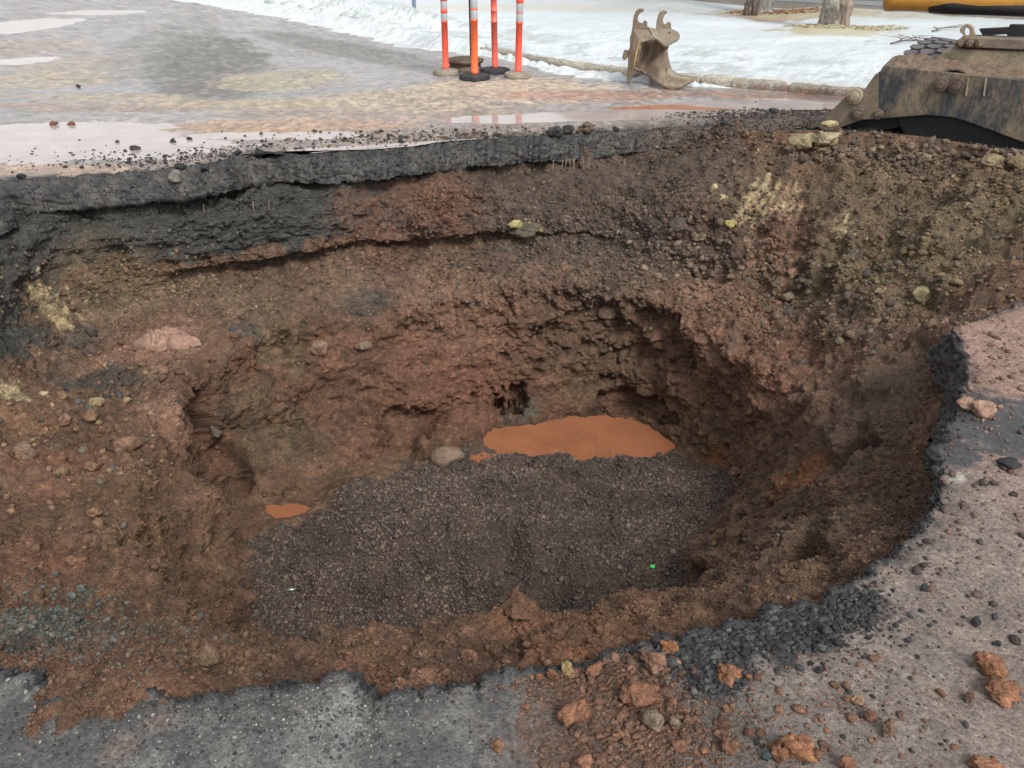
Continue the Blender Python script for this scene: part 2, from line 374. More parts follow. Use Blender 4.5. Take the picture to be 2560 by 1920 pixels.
GREY = (0.056, 0.058, 0.054); DK = (0.088, 0.064, 0.050); RED = (0.195, 0.094, 0.060); PINK = (0.220, 0.128, 0.090)
OLIVE = (0.142, 0.112, 0.064); YEL = (0.46, 0.38, 0.20); ORG = (0.27, 0.115, 0.045)
bandc = 4.72 + 0.28*nz1 + 0.15*nz2
isback = (P[:, 1] > 4.3)
leftback = 1 - sstep(-0.9, -0.55, P[:, 0] + 0.25*nz2 + 0.0*P[:, 1])
mix(isback*leftback*sstep(0, 0.1, band - bandc), GREY)
mix(isback*(1 - leftback)*sstep(0, 0.25, band - bandc + 0.7)*(P[:, 0] < 2.2), DK)
for a in [(900,540,90,RED,.5),(1040,500,120,RED,.5),(1140,540,120,(0.16,0.085,0.058),.8),(1000,600,120,(0.13,0.075,0.055),.7),
          (1330,560,190,DK,.7),(1560,560,180,DK,.7),(1500,700,130,(0.13,0.095,0.07),.6),
          (1290,580,36,OLIVE,.9),(1330,578,28,YEL,.5),(1195,602,16,YEL,.5),
          (2250,480,260,(.142,.108,.068),.8),(2500,500,200,(.15,.115,.07),.8),(2100,640,190,OLIVE,.85),(2350,560,260,OLIVE,.85),(2450,430,200,(0.14,0.10,0.062),.7),(2300,700,160,(0.16,0.125,0.075),.8),
          (1900,520,120,OLIVE,.75),(1950,600,110,PINK,.7),(1900,420,120,(0.13,0.09,0.062),.7),(2120,560,120,(0.16,0.112,0.075),.6),
          (1750,560,110,(0.14,0.09,0.065),.7),(1800,800,220,PINK,.65),(1950,900,170,RED,.55),(2020,980,170,(0.20,0.115,0.08),.6),(1900,1050,150,PINK,.6),
          (2150,1100,200,(0.135,0.092,0.07),.8),(2230,1300,220,(0.13,0.09,0.066),.75),(2000,1350,200,(0.125,0.085,0.06),.7),(2200,950,130,(0.12,0.085,0.065),.7),
          (2030,1190,80,ORG,.75),(1960,1215,60,ORG,.6),(1790,1150,60,ORG,.7),(1750,980,50,(0.22,0.13,0.07),.5),
          (1350,860,170,RED,.35),(1100,780,200,PINK,.4),(1300,760,200,(0.20,0.12,0.085),.45),(1180,1000,140,RED,.5),(1050,930,120,RED,.4),
          (1480,900,190,(0.118,0.082,0.052),.6),(1300,1045,60,(0.11,0.10,0.082),.9),(700,870,90,(0.16,0.125,0.078),.6),(900,760,60,GREY,.6),(960,740,40,GREY,.5),
          (420,850,170,PINK,.55),(330,890,140,PINK,.75),(250,700,150,(0.15,0.105,0.065),.5),(330,710,90,(0.20,0.15,0.09),.45),(200,850,60,GREY,.6),
          (270,940,90,GREY,.75),(180,960,60,GREY,.7),(620,820,50,GREY,.5),(150,1180,180,RED,.5),(330,1180,160,(0.19,0.115,0.06),.5),(430,1010,90,PINK,.5),
          (60,820,120,GREY,.9),(30,700,100,GREY,.9),(20,960,60,(0.2,0.15,0.09),.6),(60,1060,80,(0.22,0.13,0.075),.7),
          (120,1540,120,(0.105,0.108,0.092),.95),(40,1560,110,(0.105,0.108,0.092),.95),(210,1500,40,(0.10,0.11,0.095),.8),(250,1600,90,(0.12,0.10,0.078),.6),
          (400,1590,90,(0.13,0.11,0.085),.5),(110,1400,120,RED,.5),(440,1080,90,(.205,.118,.078),.75),(470,1230,100,(.195,.112,.074),.7),(520,1380,100,(.19,.11,.072),.7),(560,1520,70,(.18,.105,.07),.6),(640,1040,120,(.115,.08,.052),.75),(640,1150,90,(.12,.08,.05),.7),(760,1120,110,(.12,.09,.058),.6),(900,1100,90,(.165,.09,.062),.5),
          (1000,1720,130,PINK,.6),(900,1690,110,RED,.5),(1500,1560,140,(0.185,0.095,0.05),.6),(1300,1560,120,(0.20,0.10,0.055),.7),(1400,1650,160,(0.21,0.10,0.055),.7)]:
    blob(*a)
def streaks(cx, cy, rpx, p_from, p_to, c, thr, sc=20, st=3.2, s_=.9, soft=.25):
    i = surf(cx, cy); ia = surf(*p_from); ib = surf(*p_to)
    if i is None or ia is None or ib is None: return
    a = P[ib] - P[ia]; a /= np.linalg.norm(a); R = rpx/FPX*PD[i]
    rel = P - P[i]; al = rel @ a; perp = rel - al[:, None]*a
    v_ = perp*sc + (al*st)[:, None]*a
    n_ = 1 - 2*np.abs(vn(v_, 1.0, 901)) ; n_ = n_*0.5 + 0.65*vn(v_, .5, 903) + .12*nz3
    d = np.linalg.norm(rel, axis=1)/R
    mix(sstep(thr, thr + soft, n_ - .9*np.clip(d - .5, 0, 3))*s_*(d < 2), c)
YS1 = (0.42, 0.35, 0.215)
streaks(1880, 500, 120, (1900, 450), (1830, 560), YS1, .30)
streaks(1960, 500, 90, (2000, 450), (1940, 560), (.40,.30,.20), .32)
streaks(2105, 560, 60, (2120, 520), (2080, 610), (.38,.32,.20), .40)
streaks(1900, 560, 130, (1900, 450), (1830, 560), (.30,.19,.135), .30, 24, 4, .7)
streaks(140, 760, 80, (100, 700), (180, 850), (.34,.28,.17), .15, 13, 3)
streaks(40, 990, 60, (5, 940), (85, 1010), (.40,.34,.22), .22, 18, 3)
streaks(1330, 575, 36, (1290, 570), (1390, 590), (.38,.33,.16), .3, 16, 6)
streaks(430, 1020, 100, (340, 960), (480, 1060), (.235,.145,.105), .15, 26, 2.5, .8)
# ragged black underside# ragged black underside of the asphalt
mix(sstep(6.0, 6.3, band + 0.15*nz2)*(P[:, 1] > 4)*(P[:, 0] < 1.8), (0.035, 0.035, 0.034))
# pick marks and streaks keep their own tone
damp = (1 - sstep(-2.03, -1.97, P[:, 2] + .03*nz2))*(band < 2.5)*(1 - gravelw)
mix(damp*.8, (.085, .045, .026))
col *= (1 + 0.30*nz3 + 0.14*nz2)[:, None]*np.array([1.03, .96, .86])*0.93
col = np.clip(col, 0.01, 0.8)
m_soil = soil_mat('soil')
P[:NT] = P[:NT].mean(0)
pit = mesh_np('pit', P, grid_faces(NR, NT), m_soil, True, col)
tag(pit, kind='structure')

# ---------------------------------------------------------------- ROAD
RIM = [(0,1692),(60,1688),(88,1700),(120,1752),(200,1738),(330,1735),(520,1745),(700,1728),(800,1712),(862,1688),(890,1715),(938,1765),(975,1752),(1060,1730),(1200,1712),(1290,1690),(1400,1660),(1500,1640),(1600,1612),(1700,1592),
       (1900,1558),(2050,1505),(2095,1478),(2176,1440),(2230,1398),(2315,1338),(2342,1240),(2345,1180),(2352,1130),(2385,1105),(2375,1060),(2412,1000),(2415,930),(2405,870),(2378,812),(2440,790),(2560,757),
       W(3.3,3.95,0),W(4.1,4.6,0),W(4.6,5.5,0),W(4.5,6.6,0),W(3.9,7.5,0),W(3.2,7.8,0),
       (2050,292),(1900,306),(1750,322),(1600,335),(1371,352),(1200,362),(1080,375),(1005,385),(850,393),(760,398),(690,392),(620,400),(540,425),(430,440),(300,448),(150,455),(0,460),
       W(-3.65,5.6,0),W(-3.7,4.6,0),W(-3.6,3.6,0),W(-3.45,2.6,0),W(-3.2,1.7,0),W(-2.6,1.25,0),W(-2.0,1.2,0)]
RIM = [q if q[0] == 'w' else (q[0], q[1], 0.0) for q in RIM]
NT2 = 1500
_dens = 1 + 1.6*np.exp(-0.5*((_t - 1.5*math.pi)/0.55)**2) + 0.6*np.exp(-0.5*((_t - .5*math.pi)/0.6)**2)
_c = np.concatenate([[0], np.cumsum((_dens[1:] + _dens[:-1])/2)]); _c /= _c[-1]
TH2 = np.interp(np.arange(NT2)/NT2, _c, _t)
rr, _z = ring_eval(RIM, TH2)
e1 = np.stack([C[0] + rr*np.cos(TH2), C[1] + rr*np.sin(TH2), 0*TH2], -1)
backm = sstep(4.0, 4.6, e1[:, 1])
rr = rr + 0.022*fbm(e1, 7, 4, 5)*(1 + 0.6*backm) + 0.012*fbm(e1, 30, 3, 9)
e1 = np.stack([C[0] + rr*np.cos(TH2), C[1] + rr*np.sin(TH2), 0*TH2], -1)
rightm = sstep(1.25, 1.6, e1[:, 0])*sstep(2.3, 2.7, e1[:, 1])*(1 - sstep(3.9, 4.3, e1[:, 1]))
thick = 0.085 + 0.13*rightm + 0.13*backm*(1 - sstep(0.6, 2.0, e1[:, 0])) + 0.03*fbm(e1, 2.2, 2, 15)
offs, zz_, rb = [], [], []
for s in np.linspace(0, 1, 9): offs.append(0.35 - 0.33*s + 0*rr); zz_.append(-thick); rb.append(-2 + s)
nf = 26
for s in np.linspace(0, 1, nf): offs.append((-0.02 + 0*rr) + (0.35*s + 0.65*s**2.5)*(0.02 + 0.20*backm) - .045*rightm*(1 - s)); zz_.append(-thick*(1 - s**0.85)); rb.append(-1 + s)
st = 0.012*1.0; o_ = 0.0
steps = []
while o_ < 62:
    o_ += st; steps.append(o_)
    st = 0.016 if o_ < 0.5 else (0.022 if o_ < 1.5 else 0.03 if o_ < 4 else min(st*1.045, 1.5))
for q in steps: offs.append(0.20*backm + q); zz_.append(0*rr); rb.append(q)
offs = np.array(offs); zz_ = np.array(zz_); rb = np.array(rb)
R2_ = rr[None, :] + offs
GR = np.stack([C[0] + R2_*np.cos(TH2)[None], C[1] + R2_*np.sin(TH2)[None], zz_], -1)
NR2 = len(offs)
gn = grid_normals(GR).reshape(-1, 3)
Q = GR.reshape(-1, 3); q_b = np.repeat(rb, NT2)
face = (q_b <= 0.0)
m1 = fbm(Q, 0.5, 3, 101); m2 = fbm(Q, 2.2, 4, 105); m3 = fbm(Q, 11, 3, 111); m4 = fbm(Q, 40, 2, 117)
Q += gn*np.where(face, 0.016*m2 + 0.010*m3 + 0.008*m4 + 0.022*(voro(Q*np.array([1, 1, 1.6]), 9, 14)[2] - .5) + 0.016*(voro(Q, 34, 15)[2] - .5) + .012*(.5 - voro(Q, 60, 16)[0]) + 0.012*fbm(Q*np.array([1, 1, 4]), 5, 3, 131), 0)[:, None]
top = ~face
hgt = 0.004*m1 + 0.006*m2 + 0.003*m3 + 0.0015*m4
edge = np.exp(-np.clip(q_b, 0, 9)/0.05)
hgt += np.where(top, -0.022*edge*(1 + m3) + 0.01*np.exp(-np.clip(q_b, 0, 9)/0.25)*m3, 0)
# low places in the road where water stands, and mud banks
def ell(px, py, rx, ry, rot=0):
    c = at(px, py, 0); dx = Q[:, 0] - c[0]; dy = Q[:, 1] - c[1]
    ca, sa = math.cos(rot), math.sin(rot)
    u = (dx*ca + dy*sa)/rx; v = (-dx*sa + dy*ca)/ry
    return np.clip(1 - (u*u + v*v), 0, 1)
PUD = [(190,350,1.9,0.95,0.0),(60,150,0.8,0.5,0),(700,335,0.9,0.22,0),(860,372,1.0,0.2,0.25),(1400,290,1.6,0.30,0.12),(1650,270,0.75,0.22,0.05),(1800,262,.9,.3,.05),(1180,352,.55,.13,.1),
       (60,62,1.1,1.9,0),(1950,255,1.0,0.35,0),(2040,268,.9,.4,0),(260,30,1.4,.9,0)]
for a in PUD: hgt -= 0.022*ell(*a)**0.6
MUD = [(620,330,1.3,.35,0),(900,270,1.9,.9,0),(1200,240,1.3,.7,0),(1330,255,.8,.3,0),(180,160,1.0,1.0,0),(300,260,1.2,.25,0),(80,240,.8,.2,0),(420,260,.8,.35,0)]
for a in MUD: hgt += 0.010*ell(*a)
hgt = np.where(Q[:, 1] < 3.6, hgt*0.7 + 0.004, hgt)
Q[:, 2] += np.where(top, hgt, 0)
QX, QY, QD = project(Q)
rc = np.zeros((len(Q), 3)); rc[:] = (0.30, 0.285, 0.275)
def rmix(w, c):
    w = np.clip(w, 0, 1)[:, None]; rc[:] = rc*(1 - w) + np.array(c)*w
mudmask = np.zeros(len(Q))
for a in MUD: mudmask = np.maximum(mudmask, ell(*a)**0.5*1.0)
farr = (Q[:, 1] > 3.8)
rmix(farr*sstep(0.25, 0.75, mudmask + 0.35*m2 + 0.25*m3)*.7, (0.36, 0.275, 0.195))
rmix(farr*sstep(0.45, 1.0, mudmask*0.7 + 0.5*m2 + 0.2*m3 + 0.2*m1)*(Q[:, 1] < 9)*.6, (0.36, 0.23, 0.16))
rmix(farr*(1 - sstep(0.5, 2.0, q_b + m2))*top*0.8, (0.22, 0.16, 0.125))
# near pavement: light grey with dusty pink mud to the right
nearr = ~farr
rmix(nearr*1.0, (0.178, 0.170, 0.156))
rmix(nearr*sstep(-0.5, 0.4, (Q[:, 0] - 0.7)*0.6 + 0.3*m2)*0.75, (0.235, 0.178, 0.145))
rmix(nearr*sstep(-0.2, 0.7, (Q[:, 0] - 1.7)*0.9 + 0.25*m2 + (Q[:, 1]-2)*0.25)*0.85, (0.345, 0.215, 0.165))
rmix(nearr*sstep(0.25, 0.8, m2 + 0.5*m3)*0.5*np.where(Q[:, 0] > .4, .5, 1), (0.085, 0.085, 0.083))
rmix(nearr*sstep(0.35, 0.8, -m2 + 0.6*m3)*0.35, (0.28, 0.17, 0.13))
rmix(nearr*(Q[:, 0] < 0.25)*sstep(0.0, 0.7, m1 + 0.7*m3 + 0.2)*0.7, (0.075, 0.077, 0.076))
def rblob(px, py, r, c, s=1.0):
    p = at(px, py, 0); d = np.linalg.norm(Q[:, :2] - p[:2], axis=1)/r + 0.35*m3 + 0.25*m2 + 0.15*m4
    rmix((1 - sstep(0.6, 1.1, d))*s, c)
for a in [(400,1800,.05,(.25,.165,.13),.5),(300,1870,.05,(.25,.165,.13),.4),(2520,1090,.22,(0.075,.077,.078),1),(2440,1070,.2,(0.075,.077,.078),1),(2380,1130,.12,(.075,.077,.078),1),
          (2560,1060,.25,(0.075,.077,.078),1),(1750,1620,.16,(.035,.036,.037),.9),(1900,1580,.14,(.035,.036,.037),.95),(2000,1550,.14,(.04,.041,.042),.95),(2130,1500,.12,(.04,.041,.042),.95),(1780,1700,.1,(.05,.05,.05),.8),
          (1450,1850,.2,(.155,.088,.058),.8),(1550,1750,.2,(.155,.088,.058),.8),(1650,1900,.22,(.16,.092,.06),.8),(1450,1700,.14,(.155,.088,.058),.8),(1600,1820,.16,(.155,.09,.058),.8),
          (100,1730,.04,(.5,.5,.47),.6),(880,1730,.04,(.42,.43,.41),.5),(850,1800,.07,(.34,.35,.33),.4),(2385,1190,.035,(.6,.57,.48),.8),(780,1880,.1,(.30,.30,.285),.4)]: rblob(*a)
rmix(farr*top*(Q[:, 0] > -.6)*(1 - sstep(0.15, np.interp(Q[:, 0], [-.6, 0.5, 3, 5], [.2, .45, .7, .8]), q_b + 0.2*m2 + .1*m3))*.9, (0.115, 0.088, 0.068))
gran0 = fbm(Q*np.array([1, .55, 1]), 22, 3, 149)
DRY = np.zeros(len(Q))
def fblob(px, py, rx, ry, c, sw, rot=0, thr=.5):
    e_ = ell(px, py, rx, ry, rot); w__ = (top*farr*sstep(thr - .15, thr + .15, e_**.5*1.0 + .30*m3 + .28*m2 + .30*m4 + .2*gran0)*(e_ > 0)*sw); rmix(w__, c); DRY[:] = np.maximum(DRY, w__)
fblob(520, 150, 1.0, 4.2, (.13,.125,.11), .9, .35); fblob(900, 130, .6, 4.5, (.15,.145,.13), .7, .7); fblob(420, 100, .8, 5, (.20,.19,.165), .5, .2)
for a in [(330,245,.9,.3,(.40,.33,.24),.9),(700,200,1.0,.9,(.38,.32,.22),.8),(640,260,1.2,.35,(.40,.32,.22),.8),(720,315,1.5,.35,(.42,.28,.19),.9),(100,200,1.1,.9,(.40,.33,.24),.8),(60,120,1.3,1.2,(.36,.27,.21),.6),(1280,225,1.5,1.0,(.50,.40,.29),.95),(1050,250,1.3,.8,(.42,.34,.25),.9),(1450,240,1.2,.45,(.42,.24,.17),.8),(60,265,.8,.2,(.36,.24,.18),.6),(250,275,1.2,.16,(.33,.22,.165),.6),(60,425,1.1,.22,(.42,.30,.22),.8),(1700,232,1.6,.25,(.30,.17,.12),.7),(2000,240,1.6,.2,(.28,.15,.10),.7)]: fblob(*a)
gran = fbm(Q*np.array([1, .55, 1]), 16, 3, 141)
rmix(farr*top*sstep(0.15, .7, gran)*.35, (.42, .38, .33)); rmix(farr*top*sstep(0.15, .6, -gran + .3*m2)*.4, (.14, .135, .125))
# broken faces of the slab are black bitumen and stone
f4 = fbm(Q, 26, 3, 161); f5 = fbm(Q*np.array([1, 1, 2.5]), 6, 3, 165)
rmix(np.where(face, 1, 0)*(0.95), (0.030, 0.030, 0.030))
rmix(np.where(face, 1, 0)*farr*sstep(0.2, 0.9, m2 + m3)*0.5, (0.075, 0.066, 0.055))
rmix(top*(1 - sstep(0.0, np.where(farr, 0.20, 0.05), q_b + 0.10*m3*np.where(farr, 1, .3) + 0.12*m2*farr))*np.where(farr, 1.0, 0.6), (0.045, 0.045, 0.044))
rmix(np.where(face, 1, 0)*farr*sstep(-.1, .5, f4 + .5*f5)*.5, (.060, .057, .052)); rmix(np.where(face, 1, 0)*farr*sstep(.15, .6, f5 + .3*f4)*.25, (.10, .088, .07)); rmix(np.where(face, 1, 0)*farr*sstep(.0, .5, -f4 - .3*f5)*.6, (.014, .014, .014))
rmix(np.where(face, 1, 0)*farr*sstep(.7, 1.6, Q[:, 0] + .3*m2)*.9, (0.088, 0.066, 0.052))
wetv = (0.45 + .55*sstep(-.5, .4, m1 + .6*m2 - .5*gran))*(1 - .85*DRY)*(1 - .5*sstep(.1, .5, gran0 + .5*m4))*np.where(face, 0.0, 1.0)*sstep(0.0, np.where(farr, 0.22, 0.06), q_b + 0.08*m3)*np.where(farr, 1.0, 0.18)
patch_ = nearr*top*(Q[:, 0] < .6)
rmix(patch_*sstep(.15, .5, .8*m3 + .5*m4 + .5*m2)*.5, (.072, .070, .066)); rmix(patch_*sstep(.35, .6, -.8*m3 + .6*m4)*.3, (.30, .30, .28))
rc *= np.where(nearr, .74 + .08*sstep(.5, 1.5, Q[:, 0]), 1.0)[:, None]
rc *= np.where(farr*top, 1 + .28*gran0 + .15*m4, 1)[:, None]
rc *= (1 + 0.2*m3 + 0.12*m4)[:, None]; rc = np.clip(rc, 0.01, 0.9)

mr, nt, b = mat_new('wet_asphalt')
tc = nt.nodes.new('ShaderNodeTexCoord'); co = tc.outputs['Object']
at_ = nt.nodes.new('ShaderNodeAttribute'); at_.attribute_name = 'Col'
n1 = noise_n(nt, co, 1.3, 6, 0.6); n2 = noise_n(nt, co, 55, 5, 0.7); v = voro_n(nt, co, 150); n3 = noise_n(nt, co, 9, 5, .65)
vc = nt.nodes.new('ShaderNodeSeparateColor'); nt.links.new(v.outputs['Color'], vc.inputs[0])
f = math_n(nt, 'MULTIPLY', ramp(nt, n2, [(0.3, 0.62), (0.7, 1.38)]), ramp(nt, vc.outputs[0], [(0.0, 0.62), (0.6, 1.0), (0.93, 1.12), (0.985, 1.45)]))
f = math_n(nt, 'MULTIPLY', f, ramp(nt, n3, [(0.3, 0.85), (0.7, 1.15)]))
nt.links.new(mulcol(nt, at_.outputs['Color'], f), b.inputs['Base Color'])
wa = nt.nodes.new('ShaderNodeAttribute'); wa.attribute_name = 'wet'
r_ = ramp(nt, math_n(nt, 'MULTIPLY', n3, 1.0), [(0.35, 0.45), (0.7, 0.8)])
nt.links.new(r_, b.inputs['Roughness'])
nt.links.new(math_n(nt, 'MULTIPLY', wa.outputs['Fac'], 0.95), b.inputs['Coat Weight'])
nt.links.new(ramp(nt, n1, [(0.35, 0.20), (0.65, 0.48)]), b.inputs['Coat Roughness'])
nt.links.new(bump_n(nt, noise_n(nt, co, 26, 5, .7), 0.010, 0.8), b.inputs['Coat Normal'])
h = math_n(nt, 'SUBTRACT', n2, math_n(nt, 'MULTIPLY', v.outputs['Distance'], 0.8))
nt.links.new(bump_n(nt, h, 0.0028, 0.8), b.inputs['Normal'])
road = mesh_np('road', Q, grid_faces(NR2, NT2), mr, True, rc, None, {'wet': wetv}); tag(road, kind='structure')

# ---------------------------------------------------------------- WATER
def water_mat(name, c, rough=0.04, bscale=6, bd=0.0006):
    m, nt, b = mat_new(name); b.inputs['Base Color'].default_value = (*c, 1); b.inputs['Roughness'].default_value = rough
    b.inputs['IOR'].default_value = 1.33
    tc = nt.nodes.new('ShaderNodeTexCoord')
    nt.links.new(bump_n(nt, noise_n(nt, tc.outputs['Object'], bscale, 3, .5), bd, 1), b.inputs['Normal'])
    n = noise_n(nt, tc.outputs['Object'], 3, 5, .6)
    cr = nt.nodes.new('ShaderNodeValToRGB'); cr.color_ramp.elements[0].color = (*[q*0.85 for q in c], 1); cr.color_ramp.elements[1].color = (*[min(q*1.15, 1) for q in c], 1)
    cr.color_ramp.elements[0].position = 0.3; cr.color_ramp.elements[1].position = 0.7
    nt.links.new(n, cr.inputs[0]); nt.links.new(cr.outputs[0], b.inputs['Base Color'])
    return m
RIMR = rr.copy(); RIMB = backm.copy()
def water(name, cx, cy, rx, ry, z, mat, rot=0):
    n = 96; V = [(cx, cy, z)]
    for i in range(n):
        a = 2*math.pi*i/n; x, y = rx*math.cos(a), ry*math.sin(a)
        V.append((cx + x*math.cos(rot) - y*math.sin(rot), cy + x*math.sin(rot) + y*math.cos(rot), z))
    F = [(0, 1 + i, 1 + (i+1) % n) for i in range(n)]
    if 'road' in name:
        for i, v_ in enumerate(V):
            dx, dy = v_[0] - C[0], v_[1] - C[1]; a = math.atan2(dy, dx) % (2*math.pi); r0_ = np.interp(a, TH2, RIMR) + .2*np.interp(a, TH2, RIMB) + .07
            r1_ = math.hypot(dx, dy)
            if r1_ < r0_: V[i] = (C[0] + dx*r0_/r1_, C[1] + dy*r0_/r1_, z)
    o = mesh_np(name, V, F, mat, False); tag(o, kind='structure'); return o
m_mudw = water_mat('muddy_water', (0.27, 0.108, 0.054))
m_roadw = water_mat('road_water', (0.40, 0.34, 0.315)); m_roadw2 = water_mat('red_road_water', (0.42, 0.19, 0.11))
water('pit_water', pc[0] - 0.02, pc[1] + 0.03, 0.95, 0.50, -2.055, m_mudw)
zsp = P[np.argmin((P[:, 0]-pcs[0])**2 + (P[:, 1]-pcs[1])**2), 2]; p = at(722, 1270, zsp + .03); water('pit_water', p[0], p[1], 0.26, 0.20, zsp + .028, m_mudw)
for a in PUD[:-2] + [PUD[-1]]:
    c = at(a[0], a[1], 0)
    water('road_puddle', c[0], c[1], a[2]*1.15, a[3]*1.15, -0.010 + random.uniform(-.0006, .0006), m_roadw2 if a[0] == 1650 else m_roadw, a[4])

# ---------------------------------------------------------------- KERB, SNOW, GUTTER
curb_px = [(380,-14),(500,2),(648,26),(760,46),(880,72),(960,90),(1041,110),(1150,128),(1262,145),(1380,170),(1500,189),(1600,202),(1720,212),(1860,222),(1990,231),(2100,240),(2250,252),(2500,275),(2800,300)]
cpts = np.array([at(a, b_, 0)[:2] for a, b_ in curb_px])
sl_ = np.concatenate([[0], np.cumsum(np.linalg.norm(np.diff(cpts, axis=0), axis=1))])
def cline(n, s0=0, s1=1):
    s = np.linspace(s0*sl_[-1], s1*sl_[-1], n)
    x = np.interp(s, sl_, cpts[:, 0]); y = np.interp(s, sl_, cpts[:, 1])
    k = max(3, int(n*0.012)); w = np.ones(2*k+1)/(2*k+1)
    for _ in range(2):
        x = np.convolve(np.pad(x, k, 'reflect', reflect_type='odd'), w, 'valid'); y = np.convolve(np.pad(y, k, 'reflect', reflect_type='odd'), w, 'valid')
    p = np.stack([x, y], -1); t = np.gradient(p, axis=0); t /= np.linalg.norm(t, axis=1, keepdims=True)
    nn = np.stack([-t[:, 1], t[:, 0]], -1)
    return p, nn, s
# snow lawn
nS = 1500; p0, n0, s0 = cline(nS)
dist = np.concatenate([np.array([0.13, 0.15, 0.17]), 0.17 + np.cumsum(np.concatenate([np.full(60, 0.025), np.linspace(0.03, 0.06, 80), np.linspace(0.06, 1.6, 70)]))])
# spread outward direction so that the rows never cross
fanx = np.array([0.25, 0.97]); fanx /= np.linalg.norm(fanx)
LG = np.zeros((len(dist), nS, 3))
for i, d in enumerate(dist):
    w = min(1, d/3.0); u_ = sstep(.45, 1.0, s0/s0[-1])[:, None]; nn = n0*(1 - w) + (fanx*(1 - u_) + np.array([.80, .60])*u_)*w; nn /= np.linalg.norm(nn, axis=1, keepdims=True)
    LG[i, :, :2] = p0 + nn*d
L = LG.reshape(-1, 3); dd = np.repeat(dist, nS)
l1 = fbm(L, 0.45, 3, 201); l2 = fbm(L, 2.2, 4, 205); l3 = fbm(L, 9, 3, 209)
L[:, 2] = 0.105 + 0.05*sstep(0, 2.5, dd) + 0.05*l1*sstep(0.1, 2, dd) + 0.028*l2*sstep(0, .8, dd)*(1 - 0.7*sstep(2.5, 5, dd)) + 0.012*l3*(1 - 0.8*sstep(1.5, 4, dd))
sleft = np.tile(sstep(0.62, 0.50, s0/s0[-1]), len(dist)) if False else np.tile(1 - sstep(0.50, 0.62, s0/s0[-1]), len(dist))
L[:, 2] += sleft*(0.16*np.exp(-((dd - 0.9)/0.8)**2)*(0.7 + 0.7*l2 + .4*l3))   # ploughed ridge on the left
L[:, 2] += np.where(dd < 0.14, -0.12, 0)
lc = np.zeros((len(L), 3)); lc[:] = (0.57, 0.62, 0.64)
def lmix(w, c):
    w = np.clip(w, 0, 1)[:, None]; lc[:] = lc*(1 - w) + np.array(c)*w
lmix(sstep(0.1, 0.7, l2 + 0.4*l3)*(1 - sstep(1.2, 2.6, dd + l1))*0.85, (0.42, 0.46, 0.45))
lmix(sstep(0.2, 0.9, -l2 + 0.5*l3 + .3)*(1 - sstep(0.1, 0.6, dd))*0.6, (0.50, 0.48, 0.44))
def lblob(px, py, rx, ry, c, s=1.0):
    p = at(px, py, 0.15); d = np.sqrt(((L[:, 0]-p[0])/rx)**2 + ((L[:, 1]-p[1])/ry)**2) + 0.3*l3 + 0.2*l2
    lmix((1 - sstep(0.6, 1.15, d))*s, c)
TAN = (0.42, 0.36, 0.22)
for a in [(2090,78,1.05,.8,TAN,.95),(2140,84,.8,.5,(0.5,.5,.38),.7),(1925,40,.9,.9,(0.36,.22,.15),.9),(2000,34,2.2,1.0,TAN,.8),(2300,36,4,.9,(0.45,.42,.33),.6),(1960,28,2,1.2,TAN,.7),
          (2030,97,1.2,.35,(.66,.70,.70),.8),(1860,60,1.2,.5,(.7,.74,.75),.6),(1130,100,.35,.3,(.45,.30,.25),.8),(1360,20,4,1.0,(.55,.52,.44),.6),(1700,8,5,1,(.6,.62,.6),.4),(2300,60,1.6,.4,(.66,.70,.70),.8)]: lblob(*a)
m_snow, nt, b = mat_new('snow')
tc = nt.nodes.new('ShaderNodeTexCoord'); co = tc.outputs['Object']
at_ = nt.nodes.new('ShaderNodeAttribute'); at_.attribute_name = 'Col'
n2 = noise_n(nt, co, 14, 6, .65)
nt.links.new(mulcol(nt, at_.outputs['Color'], ramp(nt, n2, [(0.3, 0.92), (0.7, 1.06)])), b.inputs['Base Color'])
b.inputs['Roughness'].default_value = 0.55
nt.links.new(bump_n(nt, n2, 0.02, 1), b.inputs['Normal'])
lawn = mesh_np('snow_lawn', L, grid_faces(len(dist), nS, False), m_snow, True, lc); tag(lawn, kind='structure')
# kerb
m_conc = soil_mat('old_concrete', (0.6, 0.9), 0.008, 0.003, 60, 0.5, 0.3)
nK = 2200; p1, n1_, s1 = cline(nK)
prof = [(0.0, -0.05), (0.0, 0.05), (0.008, 0.08), (0.03, 0.095), (0.08, 0.10), (0.14, 0.098), (0.16, 0.10), (0.16, -0.05)]
KG = np.zeros((len(prof), nK, 3))
for i, (o_, z_) in enumerate(prof):
    KG[i, :, :2] = p1 + n1_*o_; KG[i, :, 2] = z_
K = KG.reshape(-1, 3); k2 = fbm(K, 9, 4, 301); k1 = fbm(K, 1.5, 3, 305)
ss = np.tile(s1, len(prof)); jd = np.abs(((ss + 0.35*np.sin(ss*2.1)) % 0.62) - 0.31)
K[:, 2] += 0.012*k2*(K[:, 2] > 0) + 0.015*k1 - 0.035*np.exp(-((0.31 - jd)/0.012)**2)*(ss > sl_[10])
nx = np.tile(n1_, (len(prof), 1)); K[:, :2] += nx*(0.012*k2 + 0.03*np.exp(-((0.31 - jd)/0.012)**2)*(ss > sl_[10]))[:, None]
kc = np.zeros((len(K), 3)); kc[:] = (0.33, 0.30, 0.245); kc *= (1 + 0.25*k2 + 0.2*k1)[:, None]
wlow = (1 - sstep(0.02, 0.07, K[:, 2] + .02*k2))[:, None]; kc = kc*(1 - wlow*.8) + np.array((0.20, 0.12, 0.08))*wlow*.8
kerb = mesh_np('kerb', K, grid_faces(len(prof), nK, False), m_conc, True, np.clip(kc, 0.02, .8)); tag(kerb, kind='structure')
